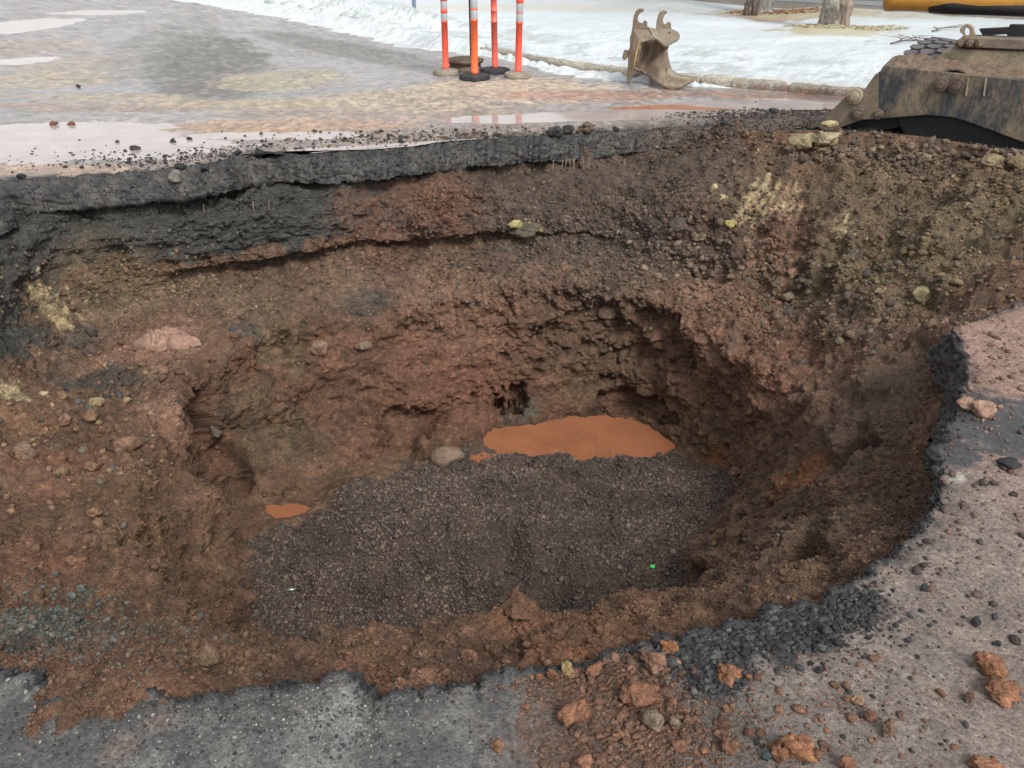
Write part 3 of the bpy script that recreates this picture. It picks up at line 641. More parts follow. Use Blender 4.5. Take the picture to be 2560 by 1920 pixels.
# wet icy snow left in the gutter
nG = 1400; p2, n2_, s2 = cline(nG)
wd = np.interp(s2, sl_, [0.5]*7 + [0.28, 0.10, 0.26, 0.30, 0.20, 0.10, 0.02, 0.0, 0, 0, 0, 0])
cover = np.interp(s2, sl_, [1]*7 + [1, 0.15, 0.0] + [0]*9)
rows_g = np.linspace(0, 1, 16); GG = np.zeros((16, nG, 3))
pp = np.concatenate([p2, np.zeros((nG, 1))], 1); wob = 1 + 0.35*fbm(pp, 3.5, 3, 401) + 0.2*fbm(pp, 14, 2, 405)
for i, u in enumerate(rows_g):
    o_ = -wd*wob*(1 - u) + (0.20*cover - 0.005*(1 - cover))*u
    GG[i, :, :2] = p2 + n2_*o_[:, None]
    hh = 0.055*np.sin(min(u*1.35, 1)*math.pi/2)*sstep(0.0, 0.12, wd) + cover*0.12*sstep(0.25, 0.9, u)
    GG[i, :, 2] = -0.012 + hh + 0.0*u
GS = GG.reshape(-1, 3); g3 = fbm(GS, 7, 4, 411); GS[:, 2] += 0.03*g3*np.tile(sstep(0, .1, wd), 16)*np.repeat(sstep(0, .3, rows_g), nG)
gc = np.zeros((len(GS), 3)); gc[:] = (0.58, 0.63, 0.64); w = np.clip(sstep(0.1, .8, g3)*0.6 + np.repeat(1 - sstep(0, .25, rows_g), nG)*.35, 0, 1)[:, None]; gc = gc*(1 - w) + np.array((.52, .52, .50))*w
gut = mesh_np('gutter_snow', GS, grid_faces(16, nG, False), m_snow, True, gc); tag(gut, kind='structure')

# ---------------------------------------------------------------- point look-ups on pit and road
AX = np.concatenate([PX, QX]); AY = np.concatenate([PY, QY]); AD = np.concatenate([PD, QD]); AP = np.concatenate([P, Q])
AN = np.concatenate([nrm, gn])
def on_surf(px, py, tol=7):
    for t in (tol, tol*2, tol*4):
        i = np.nonzero((np.abs(AX - px) < t) & (np.abs(AY - py) < t) & (AD > 0.3))[0]
        if len(i): break
    else: return at(px, py, 0), np.array([0, 0, 1.])
    d = AD[i]; k = i[d < d.min() + 0.035]; j = k[np.argmin((AX[k]-px)**2 + (AY[k]-py)**2)]
    return AP[j].copy(), AN[j]/np.linalg.norm(AN[j])

# ---------------------------------------------------------------- stones
def ico(level):
    bm = bmesh.new(); bmesh.ops.create_icosphere(bm, subdivisions=level, radius=1)
    V = np.array([v.co[:] for v in bm.verts]); F = np.array([[v.index for v in f.verts] for f in bm.faces]); bm.free()
    return V, F
_ICO = {l: ico(l) for l in (1, 2, 3, 4)}
def rock_shape(level, planes=10, rough=0.06, seed=0, el=(1, 0.8, 0.6), lump=0.0, sharp=(0.62, 0.98)):
    V, F = _ICO[level]; g = np.random.default_rng(seed)
    n = g.normal(size=(planes, 3)); n /= np.linalg.norm(n, axis=1, keepdims=True); d = g.uniform(*sharp, planes)
    dots = V @ n.T; r = np.min(np.where(dots > 0.05, d/np.maximum(dots, .05), 9), axis=1); r = np.minimum(r, 1.15)
    X = V*r[:, None]
    if lump: X = X*(1 + lump*fbm(V + seed*3.1, 1.6, 3, seed % 97))[:, None]
    if rough: X = X*(1 + rough*fbm(V + seed*1.7, 4.5, 3, (seed + 5) % 97))[:, None]
    return X*np.array(el), F
def scatter(name, pts, nr, size, cols, mat, level=1, seed=1, embed=0.15, rough=0.10, lump=0.2, el=(1, .8, .6), planes=6, sharp=(.5, .98)):
    g = np.random.default_rng(seed); nV = 14
    temps = [rock_shape(level, planes, rough, seed*13 + k, el, lump, sharp) for k in range(nV)]
    n = len(pts); which = g.integers(0, nV, n); ang = g.uniform(0, 2*math.pi, n); tilt = g.normal(0, 0.45, (n, 3))
    up = nr*0.6 + np.array([0, 0, .4]) + tilt; up /= np.linalg.norm(up, axis=1, keepdims=True)
    ref = np.stack([np.cos(ang), np.sin(ang), 0*ang + .1], -1)
    X = np.cross(ref, up); X /= np.linalg.norm(X, axis=1, keepdims=True); Y = np.cross(up, X)
    Vs, Fs, Cs = [], [], []; off = 0
    for k in range(nV):
        i = np.nonzero(which == k)[0]
        if not len(i): continue
        T, F = temps[k]
        v = (X[i, None]*T[None, :, 0:1] + Y[i, None]*T[None, :, 1:2] + up[i, None]*T[None, :, 2:3])*size[i, None, None] + (pts[i] + nr[i]*(size[i]*(0.35 - embed))[:, None])[:, None]
        m = T.shape[0]; Vs.append(v.reshape(-1, 3)); Cs.append(np.repeat(cols[i], m, 0))
        Fs.append((F[None] + (np.arange(len(i))*m)[:, None, None] + off).reshape(-1, 3)); off += m*len(i)
    o = mesh_np(name, np.concatenate(Vs), np.concatenate(Fs), mat, False, np.concatenate(Cs)); tag(o, kind='stuff'); return o
m_stone = soil_mat('stone_small', (0.45, 0.8), 0.002, 0.001, 200, 0.25, 0.5)
m_rock = soil_mat('rock_dirty', (0.55, 0.85), 0.008, 0.003, 110, 0.35, 0.4)
# areas
GP = P.reshape(NR, NT, 3)
quad = np.linalg.norm(np.cross(GP[1:, :] - GP[:-1, :], np.roll(GP, -1, 1)[:-1] - GP[:-1]), axis=2).reshape(-1)
quad = np.concatenate([quad, np.zeros(NT)])
vis = (PX > -150) & (PX < W0 + 150) & (PY > -50) & (PY < H0 + 100)
facing = np.einsum('ij,ij->i', nrm, np.array([0, 0, CAMH]) - P) > -0.1
def pick(mask, n, seed):
    g = np.random.default_rng(seed); w = quad*mask; w = w/w.sum()
    i = g.choice(len(P), n, p=w); return i
g_ = np.random.default_rng(5)
# gravel floor
i = pick(gravelw*vis*(P[:, 2] > -2.075), 46000, 3)
sz = g_.lognormal(math.log(0.0078), 0.42, len(i)); sz = np.clip(sz, .004, .030)
base = np.array((0.094, 0.068, 0.053)); cc = base*g_.uniform(0.45, 1.5, (len(i), 1))*np.array([1, 1, 1])*(1 + g_.normal(0, .06, (len(i), 3)))
cc *= (1 + 0.35*nz1[i])[:, None]
gravel = scatter('gravel', P[i], nrm[i], sz, np.clip(cc, .02, .5), m_stone, 1, 3)
tag(gravel, 'loose purple brown gravel spread over the floor of the pit', 'gravel')
# crumbs over the dirt
i = pick(np.maximum(sstep(1.0, 1.3, band), gside*(P[:, 2] > -1.9))*(band < 6.3)*vis*facing*(0.30 + sstep(0.0, 0.6, nz1 + .6*nz2))*(1 - 0.9*steep**1.5)*(.15 + clump)*(1 - .85*iw), 22000, 4)
nearf = np.clip(PD[i]/5.0, 0.35, 1.3)
sz = np.clip(g_.lognormal(math.log(0.0070), 0.70, len(i))*nearf, .003, .045)
cc = col[i]*g_.uniform(0.75, 1.25, (len(i), 1))
crumbs = scatter('soil_crumbs', P[i] + nrm[i]*0.002, nrm[i], sz, np.clip(cc, .02, .6), m_rock, 1, 7, 0.25)
tag(crumbs, 'loose crumbs of brown soil covering the pit sides', 'soil')
nf_ = (P[:, 1] < 3.0)*sstep(1.5, 2.0, band)*(band < 6.4)*vis
idxn = pick(nf_*(0.5 + sstep(-.1, .5, nz2)), 62000, 14)
extra = scatter('soil_grit', P[idxn] + nrm[idxn]*.001, nrm[idxn], np.clip(g_.lognormal(math.log(.0044), .45, len(idxn)), .002, .016), np.clip(col[idxn]*g_.uniform(.7, 1.35, (len(idxn), 1)), .02, .6), m_rock, 1, 19, .2)
tag(extra, 'fine gritty soil on the near lip and right side of the pit', 'soil')
# rubble field on the right-hand bank, far bank gravel
def pick_px(cx, cy, rx, ry, n, seed, src='P'):
    X, Y, Dp = (PX, PY, PD) if src == 'P' else (QX, QY, QD)
    g = np.random.default_rng(seed); w = np.exp(-0.5*(((X - cx)/rx)**2 + ((Y - cy)/ry)**2))*(Dp > .3)
    if src == 'P': w = w*quad*facing
    else: w = w*Dp**0*QA*(q_b > 0.0)
    return g.choice(len(X), n, p=w/w.sum())
GQ = Q.reshape(NR2, NT2, 3); QA = np.concatenate([np.linalg.norm(np.cross(GQ[1:] - GQ[:-1], np.roll(GQ, -1, 1)[:-1] - GQ[:-1]), axis=2).reshape(-1), np.zeros(NT2)])
idx, szs, cls = [], [], []
def add(ix, s_med, s_sig, pal, smax=.05):
    idx.append(ix); s = np.clip(g_.lognormal(math.log(s_med), s_sig, len(ix)), .003, smax); szs.append(s)
    pal = np.array(pal); cls.append(pal[g_.integers(0, len(pal), len(ix))]*g_.uniform(.7, 1.35, (len(ix), 1)))
PALR = [(.20,.15,.085),(.17,.115,.075),(.16,.09,.06),(.13,.11,.07),(.10,.085,.07)]
add(pick_px(2050, 730, 170, 70, 900, 21), .016, .45, PALR, .05)
add(pick_px(2350, 600, 160, 130, 1600, 22), .012, .45, PALR, .045)
add(pick_px(2200, 480, 250, 80, 1800, 23), .011, .45, [(.15,.11,.075),(.12,.09,.06),(.10,.07,.05)], .04)
add(pick_px(1500, 600, 220, 90, 5500, 24), .011, .4, [(.115,.085,.066),(.085,.065,.052),(.15,.12,.095),(.07,.055,.047)], .03)
add(pick_px(1750, 640, 90, 60, 220, 25), .022, .5, [(.16,.115,.08),(.2,.15,.1),(.13,.08,.06)], .05)
add(pick_px(1500, 330, 350, 22, 1800, 26), .011, .5, [(.12,.09,.065),(.05,.05,.05),(.15,.10,.07)], .05)
add(pick_px(2350, 385, 220, 14, 700, 35), .019, .5, [(.15,.11,.075),(.13,.09,.065),(.2,.15,.09),(.08,.06,.05)], .06)
add(pick_px(180, 1150, 150, 230, 130, 36), .016, .5, [(.20,.12,.07),(.17,.11,.075),(.12,.1,.08)], .05)
add(pick_px(800, 760, 500, 50, 220, 37), .013, .5, [(.17,.115,.08),(.15,.1,.07),(.2,.14,.1)], .045)
add(pick_px(110, 1550, 110, 50, 900, 27), .0075, .35, [(.12,.125,.11),(.09,.10,.085),(.15,.15,.13)], .02)
add(pick_px(260, 1640, 220, 50, 1300, 28), .006, .45, [(.14,.11,.085),(.10,.09,.075),(.17,.10,.07)], .022)
add(pick_px(200, 1080, 150, 130, 330, 29), .011, .55, [(.22,.13,.075),(.19,.11,.07),(.08,.08,.075),(.24,.17,.09)], .05)
add(pick_px(300, 720, 190, 45, 900, 30), .012, .4, [(.20,.155,.09),(.17,.13,.08),(.14,.09,.06)], .03)
add(pick_px(450, 560, 350, 60, 2600, 31), .009, .4, [(.06,.06,.055),(.085,.085,.078),(.045,.045,.043)], .025)
add(pick_px(800, 1640, 500, 45, 2600, 32), .0062, .45, [(.17,.10,.065),(.14,.085,.055),(.2,.11,.07)], .022)
add(pick_px(1950, 1350, 200, 130, 2600, 33), .008, .4, [(.115,.08,.06),(.14,.095,.068),(.09,.066,.052)], .02)
idx = np.concatenate(idx); tag(scatter('rubble', P[idx], nrm[idx], np.concatenate(szs), np.concatenate(cls), m_rock, 1, 17, .1), 'mixed small stones and broken soil lying on the pit banks', 'rubble')
# loose bits on the road
idx, szs, cls = [], [], []
BLK = [(.028,.028,.03),(.045,.045,.045),(.035,.035,.036)]; RDS = [(.215,.105,.065),(.19,.098,.06),(.165,.092,.062)]; BRN = [(.13,.085,.06),(.10,.075,.06)]
add(pick_px(700, 395, 330, 16, 1500, 41, 'Q'), .0065, .6, BLK, .028)
add(pick_px(1250, 348, 250, 12, 1000, 42, 'Q'), .008, .6, BLK + BRN, .035)
add(pick_px(1950, 292, 110, 9, 2200, 43, 'Q'), .008, .55, BLK + BRN, .035)
fm = np.nonzero((q_b <= 0.05) & (Q[:, 1] > 4.5) & (q_b > -1))[0]; fx = g_.choice(fm, 17000); fx1 = fx[Q[fx, 0] < .9]; fx2 = fx[Q[fx, 0] >= .9]
fn = np.nonzero((q_b <= 0.03) & (Q[:, 1] <= 4.5) & (q_b > -1))[0]; fn = g_.choice(fn, 4500); add(fn, .0042, .5, [(.04,.04,.04),(.06,.06,.058),(.025,.025,.026)], .01)
add(fx1, .0045, .5, [(.028,.028,.028),(.045,.044,.042),(.055,.052,.046),(.02,.02,.021)], .022); add(fx2, .007, .5, [(.10,.078,.06),(.075,.06,.05),(.045,.045,.045)], .04)
add(pick_px(2000, 1600, 170, 45, 200, 45, 'Q'), .006, .5, BLK, .016)
for cx, cy, rx, ry, n_, sd in [(1800,1597,120,17,2200,44),(1960,1552,100,16,1900,144),(2090,1498,60,14,600,145),(1720,1640,60,24,1100,146),(1780,1700,40,26,600,147)]:
    add(pick_px(cx, cy, rx, ry, n_, sd, 'Q'), .0048, .55, BLK + [(.06,.062,.062), (.09,.09,.088)], .018)
add(pick_px(2100, 1720, 260, 120, 330, 46, 'Q'), .0032, .6, BLK + BRN, .012)
add(pick_px(2350, 1300, 150, 150, 420, 47, 'Q'), .0038, .8, [(.20,.125,.095),(.13,.09,.075),(.08,.06,.055)], .02)
add(pick_px(2480, 930, 70, 90, 260, 48, 'Q'), .0055, .6, [(.20,.125,.095),(.24,.15,.11)], .03)
add(pick_px(1850, 1800, 300, 80, 420, 56, 'Q'), .0045, .7, RDS, .018)
add(pick_px(500, 1820, 450, 70, 1500, 57, 'Q'), .0026, .5, [(.055,.057,.057),(.09,.09,.088),(.045,.045,.045),(.26,.26,.24),(.15,.15,.14)], .008)
add(pick_px(830, 1790, 130, 45, 500, 58, 'Q'), .0026, .4, [(.34,.34,.31),(.24,.24,.22),(.08,.08,.08)], .007)
ci, cs_, cc_ = [], [], []
for cx, cy, rx, ry, n_, sd, sm in [(1500,1690,90,34,4200,50,.0022),(1560,1760,70,60,4200,51,.0022),(1620,1860,120,70,6500,52,.0022),(1400,1690,70,22,1500,53,.0022),(1600,1680,90,36,60,54,.008),(1560,1780,80,60,45,55,.008),(1650,1860,110,50,60,59,.007),(1500,1900,60,40,60,60,.008)]:
    ix = pick_px(cx, cy, rx, ry, n_, sd, 'Q'); ix = ix[(m3[ix] + m2[ix]) > -.45]; ci.append(ix); cs_.append(np.clip(g_.lognormal(math.log(sm), .50, len(ix)), .0012, .020)); pal = np.array([(.17,.092,.057),(.145,.08,.052),(.12,.072,.048),(.20,.11,.07)]); cc_.append(pal[g_.integers(0, 4, len(ix))]*g_.uniform(.7, 1.3, (len(ix), 1)))
ci = np.concatenate(ci); tag(scatter('clay_crumbs', Q[ci], np.tile([0, 0, 1.], (len(ci), 1)), np.concatenate(cs_), np.concatenate(cc_), m_rock, 2, 29, .12, .2, .35, (1, .85, .7), 5), 'red brown clay crumbs spilled over the near pavement edge at bottom centre', 'clay')
idx = np.concatenate(idx); tag(scatter('road_debris', Q[idx], np.tile([0, 0, 1.], (len(idx), 1)), np.concatenate(szs), np.concatenate(cls), m_rock, 1, 23, .1), 'scattered crumbs of black asphalt and red clay on the pavement', 'debris')

# individual rocks and clods
RK = 0
def rock(px, py, wpx, hpx, c, label, group, name='rock', lump=.12, rough=.07, planes=11, lvl=4, flat=.7, rot=None, dz=0.0, cat='rock', mat=None, sink=.25, sharp=(.62, .98)):
    global RK; RK += 1
    p, n = on_surf(px, py + hpx*0.35)
    dep = p[1]*cp - (p[2]-CAMH)*sp; s = wpx/2/FPX*dep*(1.12 if name == 'clay_clod' else 1.0); h = hpx/2/FPX*dep*(1.3 if p[1] < 3 else 1.1)
    V, F = rock_shape(lvl, planes, rough, 500 + RK*7, (1, flat, min(1.7, h/s)), lump, sharp)
    V = V/np.abs(V[:, 0]).max()*s
    rz = random.uniform(-.5, .5) if rot is None else rot
    R = np.array(Matrix.Rotation(rz, 3, 'Z'))
    V = V @ R.T; cc = np.tile(np.array(c), (len(V), 1))*(1 + 0.22*fbm(V*(1/s), 1.6, 3, RK % 90)[:, None])
    V[:, 2] += -V[:, 2].min()*1.0 - h*sink*1.2 + dz
    o = mesh_np(name, V, F, mat or m_rock, False, np.clip(cc, .01, .8)); o.location = p
    tag(o, label, cat, group); return o
OR_ = (.26, .122, .066); RB = (.235, .115, .068); YRK = dict(lump=.22, rough=.12, planes=8, sharp=(.5, .95))
YS = (.34, .27, .14); BK = (.03, .031, .033); GB = (.17, .125, .09)
CL = 'red clay clods on the near pavement'; cl = dict(name='clay_clod', cat='clod', lump=.3, rough=.18, planes=6)
rock(2475,1660,82,52,OR_,'pale orange clay clod, the upper of two near the right edge of the near pavement',CL,**cl)
rock(2500,1722,96,52,OR_,'orange clay clod, the lower of two near the right edge of the near pavement',CL,**cl)
rock(1822,1672,88,56,OR_,'wedge shaped bright orange clod resting on the black asphalt rubble',CL,**cl)
rock(1985,1850,118,84,(.28,.13,.065),'largest orange brown clay clod at the bottom of the picture, right of centre',CL,**cl)
rock(1942,1888,40,52,(.25,.12,.065),'small lobe of clay touching the lower left of the largest clod',CL,**cl)
rock(1912,1890,34,26,(.05,.075,.08),'dark blue grey pebble beside the largest clay clod','pebbles on the pavement',name='pebble',lump=.05,rough=.02,planes=4,cat='pebble')
rock(2220,1812,48,52,(.20,.12,.08),'brown round clod with pitted face, alone on wet pavement right of the largest clod',CL,**cl)
rock(2172,1786,34,22,(.19,.10,.065),'small reddish clod just above the pitted round clod',CL,**cl)
rock(2138,1752,36,28,(.30,.19,.12),'small pale flat clod between two dark gravel trails on the pavement',CL,**cl)
rock(2416,1738,32,28,(.16,.09,.06),'small dark brown clod left of the orange pair at the right edge',CL,**cl)
rock(2450,1905,86,40,(.27,.13,.07),'flaky orange clod at the bottom right corner',CL,**cl)
rock(1438,1775,92,74,(.265,.125,.068),'big ragged red clod in the spill of clay, left of the two round stones',CL,**cl)
rock(1600,1730,100,80,(.24,.115,.066),'large broad red clod in the middle of the clay spill',CL,**cl)
rock(1630,1660,66,62,(.25,.135,.09),'pinkish squared clod at the top of the clay spill beside the black rubble',CL,**cl)
rock(1608,1640,32,28,(.15,.105,.075),'small grey brown stone sitting on the pinkish squared clod','stones in the clay spill',dz=.02,lump=.05,rough=.03)
rock(1678,1622,50,34,(.32,.14,.06),'bright orange clod at the rim, on top of the black rubble by the pit',CL,**cl)
rock(1482,1668,48,36,(.25,.12,.068),'rounded red clod in the upper clay spill, right of the yellow stone',CL,**cl)
rock(1386,1688,38,34,(.24,.115,.066),'red clod just left of the yellow stone in the clay spill',CL,**cl)
rock(1418,1672,34,44,(.46,.33,.15),'yellow stone in the upper left of the clay spill','stones in the clay spill',lump=.2,rough=.1)
rock(1348,1690,22,20,(.27,.13,.07),'small red clod at the left end of the clay spill',CL,**cl)
rock(1500,1575,22,22,(.26,.14,.085),'little pinkish clod on the brown lip of the pit above the clay spill','clods on the pit lip',**cl)
rock(1242,1864,36,36,(.26,.125,.07),'red double lump alone on the grey pavement at bottom centre',CL,**cl)
rock(1316,1768,22,14,(.25,.11,.065),'tiny red clod on grey pavement left of the big ragged clod',CL,**cl)
rock(1630,1800,60,52,(.20,.15,.105),'smooth tan stone in the clay spill, the larger of a pair','stones in the clay spill',lump=.05,rough=.02,planes=6)
rock(1678,1808,36,32,(.19,.145,.10),'smooth tan stone in the clay spill, the smaller of a pair','stones in the clay spill',lump=.05,rough=.02,planes=6)
rock(1545,1830,34,28,(.25,.125,.07),'middle sized red clod below the big broad clod',CL,**cl)
rock(1700,1858,40,30,(.22,.11,.066),'dull red clod low in the clay spill, left of the largest clod',CL,**cl)
rock(1820,1868,40,34,(.25,.125,.072),'rounded red clod on the pavement left of the largest clod',CL,**cl)
rock(1460,1900,60,46,(.27,.135,.08),'smooth pink lump of clay at the bottom edge of the clay spill',CL,**cl)
rock(2110,1900,50,44,(.26,.125,.07),'red clod at the bottom edge right of the largest clod',CL,**cl)
rock(2283,1540,22,20,(.12,.125,.12),'grey pebble below the end of the black rubble','pebbles on the pavement',name='pebble',lump=.05,rough=.03,planes=5,cat='pebble')
rock(2308,1468,18,22,(.04,.055,.065),'small dark pebble standing on the pink mud at right','pebbles on the pavement',name='pebble',lump=.05,rough=.03,planes=5,cat='pebble')
rock(2440,1556,28,22,BK,'black asphalt crumb on wet pavement below the right edge of the rubble','asphalt pieces on the near pavement',name='asphalt_chunk',cat='asphalt')
rock(2492,1606,26,18,BK,'black asphalt crumb just above the orange pair of clods','asphalt pieces on the near pavement',name='asphalt_chunk',cat='asphalt')
rock(2050,1672,28,16,BK,'flat black asphalt crumb on wet pavement right of the wedge shaped clod','asphalt pieces on the near pavement',name='asphalt_chunk',cat='asphalt')
rock(2520,1165,56,20,BK,'dark flat asphalt lump on pink mud at the right edge','asphalt pieces on the near pavement',name='asphalt_chunk',cat='asphalt')
rock(2450,1020,60,34,(.33,.20,.145),'pink mud covered flake at the corner of the broken slab','stones on the broken slab',flat=.9)
rock(2410,1010,50,24,(.36,.22,.16),'thin pink flake hanging over the broken slab edge','stones on the broken slab',flat=.8)
rock(530,1655,60,86,(.155,.10,.062),'tall brown wedge shaped stone standing on the near lip at left','stones on the pit lip',lump=.04,rough=.03,planes=9,flat=.8,rot=.2,sink=.05,sharp=(.6,.85),dz=.035)
rock(1174,1640,44,34,(.21,.115,.07),'small flat brown stone half buried in the near lip at centre','stones on the pit lip')
rock(812,1592,50,44,(.13,.085,.055),'round brown clod on the crest of the near lip','clods on the pit lip',**cl)
rock(1290,1530,74,36,(.17,.088,.05),'crumbling red brown knob on the crest of the near lip at centre','clods on the pit lip',**cl)
rock(1600,1380,36,34,(.085,.066,.058),'large dull stone among the gravel on the pit floor','stones on the pit floor')
rock(322,1098,80,54,(.215,.125,.072),'broad flat orange brown stone on the left bench','stones on the left bench',lump=.1,planes=12)
rock(66,1122,64,46,(.20,.13,.085),'brown slab like stone at the foot of the left bank','stones on the left bench',planes=8)
rock(168,1050,38,28,(.24,.145,.095),'small pinkish stone right of the pale streaks on the left bench','stones on the left bench')
rock(225,1035,56,34,(.20,.115,.065),'lumpy brown stone among orange rubble on the left bench','stones on the left bench')
rock(155,985,32,26,(.24,.15,.085),'tan stone at the top of the orange rubble on the left','stones on the left bench')
rock(240,1005,46,22,(.34,.26,.14),'yellow flake on the orange rubble of the left bench','stones on the left bench',flat=.6)
rock(232,1165,44,28,(.21,.125,.07),'pointed brown stone below the broad flat stone','stones on the left bench')
rock(235,1278,40,22,(.23,.13,.07),'small reddish stone on the middle of the left bench','stones on the left bench')
rock(180,1490,26,16,(.15,.165,.15),'smooth green grey pebble on the left bench, the lower of two','pebbles on the left bench',name='pebble',lump=.04,rough=.02,planes=4,cat='pebble')
rock(206,1472,24,18,(.13,.15,.135),'smooth green grey pebble on the left bench, the upper of two','pebbles on the left bench',name='pebble',lump=.04,rough=.02,planes=4,cat='pebble')
rock(800,872,44,32,(.24,.155,.10),'flat pinkish stone stuck in the back wall left of centre','stones in the back wall')
rock(985,1270 - 300,50,30,(.20,.14,.095),'pale flake lying against the back wall below centre','stones in the back wall') if False else None
rock(905,860,50,34,(.2,.145,.10),'tan stone jutting from the back wall at centre left','stones in the back wall')
rock(1120,1130,90,54,(.24,.165,.12),'big smooth pinkish boulder half buried beside the muddy pool','boulder by the pool',name='boulder',cat='boulder',lump=.05,rough=.02,planes=5,sink=.5)
rock(1518,775,56,44,(.18,.12,.085),'rounded stone jutting from the back wall under the ledge','stones in the back wall',lump=.06,rough=.04)
rock(540,1080,36,36,(.17,.13,.10),'pale angular stone in the corner of the left wall','stones in the back wall')
rock(1310,575,90,34,(.10,.085,.058),'dark slab with a yellow crust stuck in the far bank','slab in the far bank',flat=.5)
rock(1290,568,44,20,(.40,.34,.15),'yellow crust on the dark slab in the far bank','slab in the far bank',dz=.03,flat=.4)
rock(1700,565,70,40,(.10,.085,.068),'dark pointed slab standing in the gravel of the far bank','stones on the far bank',planes=7,flat=.5)
rock(1745,588,50,26,(.19,.15,.10),'tan flat stone leaning beside the dark slab of the far bank','stones on the far bank',flat=.6)
rock(1822,558,40,20,(.38,.30,.12),'yellow pointed stone at the foot of the streaked bank','stones on the far bank',flat=.6)
rock(1985,678,50,24,(.26,.16,.11),'pinkish flat stone at the foot of the red streaked bank','stones on the right bank',flat=.6)
rock(2300,740,58,38,(.27,.22,.12),'largest yellow tan stone on the right rubble slope','stones on the right bank',lump=.06,rough=.04,planes=8)
rock(1970,738,40,30,(.20,.16,.10),'squared tan stone in the rubble left of the yellow tan one','stones on the right bank',lump=.06,planes=7)
rock(2195,728,26,18,(.26,.22,.13),'small yellowish stone in the middle of the right rubble slope','stones on the right bank')
rock(2470,398,70,34,(.24,.185,.11),'broad tan stone on the crest of the bank in front of the steel arm','stones on the bank crest',planes=9)
rock(2545,408,50,30,(.25,.18,.10),'orange tan stone at the right edge of the bank crest','stones on the bank crest')
rock(2318,392,32,30,(.20,.155,.10),'upright tan stone on the crest of the bank','stones on the bank crest')
rock(2105,372,40,20,(.15,.10,.075),'brown stone lying on the bank crest below the steel nose','stones on the bank crest')
rock(2000,352,74,44,(.27,.215,.125),'large yellow crusted rock at the tip of the steel arm, lower left piece','yellow rocks by the steel arm',sink=.1,**YRK)
rock(2058,345,80,40,(.33,.275,.17),'large yellow crusted rock at the tip of the steel arm, middle piece','yellow rocks by the steel arm',sink=.1,**YRK)
rock(2072,318,52,22,(.42,.34,.19),'yellow flake touching the underside of the steel nose','yellow rocks by the steel arm',flat=.6,dz=.04)
rock(2080,355,30,26,(.33,.25,.13),'small rounded yellow rock right of the big yellow ones','yellow rocks by the steel arm')
AC = 'asphalt chunks along the far rim'; ac = dict(name='asphalt_chunk', cat='asphalt', planes=8, flat=.8, sink=.1)
rock(1385,328,46,30,(.055,.054,.05),'large grey black asphalt block on the far rim at centre',AC,**ac)
rock(1420,324,34,20,(.04,.04,.04),'smaller asphalt block behind the large one on the far rim',AC,**ac)
rock(1468,315,52,30,(.12,.09,.065),'brown clod on the far rim right of the asphalt blocks','clods on the far rim',**cl)
rock(1538,322,20,12,BK,'small square asphalt piece on the rim right of the brown clod',AC,**ac)
rock(452,415,32,18,BK,'black asphalt chunk on the rim below the left puddle',AC,**ac)
rock(512,425,24,14,BK,'black asphalt chunk at the rim right of the one below the puddle',AC,**ac)
rock(442,445,38,28,(.20,.19,.16),'pale grey chunk hanging on the edge of the far rim at left',AC,**ac)
rock(602,375,20,16,BK,'black asphalt chunk in shallow water behind the far rim',AC,**ac)
rock(648,386,24,16,BK,'black asphalt chunk on the crumbled rim right of the one in shallow water',AC,**ac)
rock(56,438,28,16,BK,'black asphalt chunk near the left end of the far rim',AC,**ac)
rock(432,350,20,10,BK,'black chunk at the right end of the large left puddle',AC,**ac)
rock(474,344,16,8,BK,'smaller black chunk right of the end of the large left puddle',AC,**ac)
rock(334,366,30,16,(.05,.035,.035),'dark chunk lying in the middle of the large left puddle','chunks in the left puddle',**ac)
rock(132,305,24,14,(.20,.09,.055),'red clod in the left puddle, the left of two','chunks in the left puddle',**cl)
rock(178,305,22,14,(.19,.09,.06),'red clod in the left puddle, the right of two','chunks in the left puddle',**cl)
rock(200,211,18,8,(.06,.035,.03),'small dark lump on the wet road far left','chunks on the far road',**ac)
rock(1886,253,14,7,BK,'dark chunk on the red wet road, farthest left of three',AC,**ac)
rock(1911,263,16,8,BK,'dark chunk on the red wet road, middle of three',AC,**ac)
rock(1932,273,22,8,BK,'dark flat chunk on the red wet road, nearest of three',AC,**ac)
rock(1765,306,14,10,BK,'asphalt chunk at the rim beside a tan one, far bank right',AC,**ac)
rock(1784,304,22,12,(.17,.13,.09),'tan chunk at the rim of the far bank right','clods on the far rim',**cl)
rock(1805,305,18,12,BK,'asphalt chunk right of the tan one on the far rim',AC,**ac)
rock(585,820,26,10,(.05,.06,.065),'bluish black piece on the bench right of the rag, left of two','pieces on the back bench')
rock(636,821,24,10,(.05,.06,.065),'bluish black piece on the bench right of the rag, right of two','pieces on the back bench')
rock(1660,1155 + 0,20,10,(.14,.10,.08),'small stone at the right end of the muddy pool','stones by the pool')
rock(1836,1175,40,26,(.20,.115,.085),'reddish clod at the foot of the right slope beside the gravel','clods by the gravel',**cl)

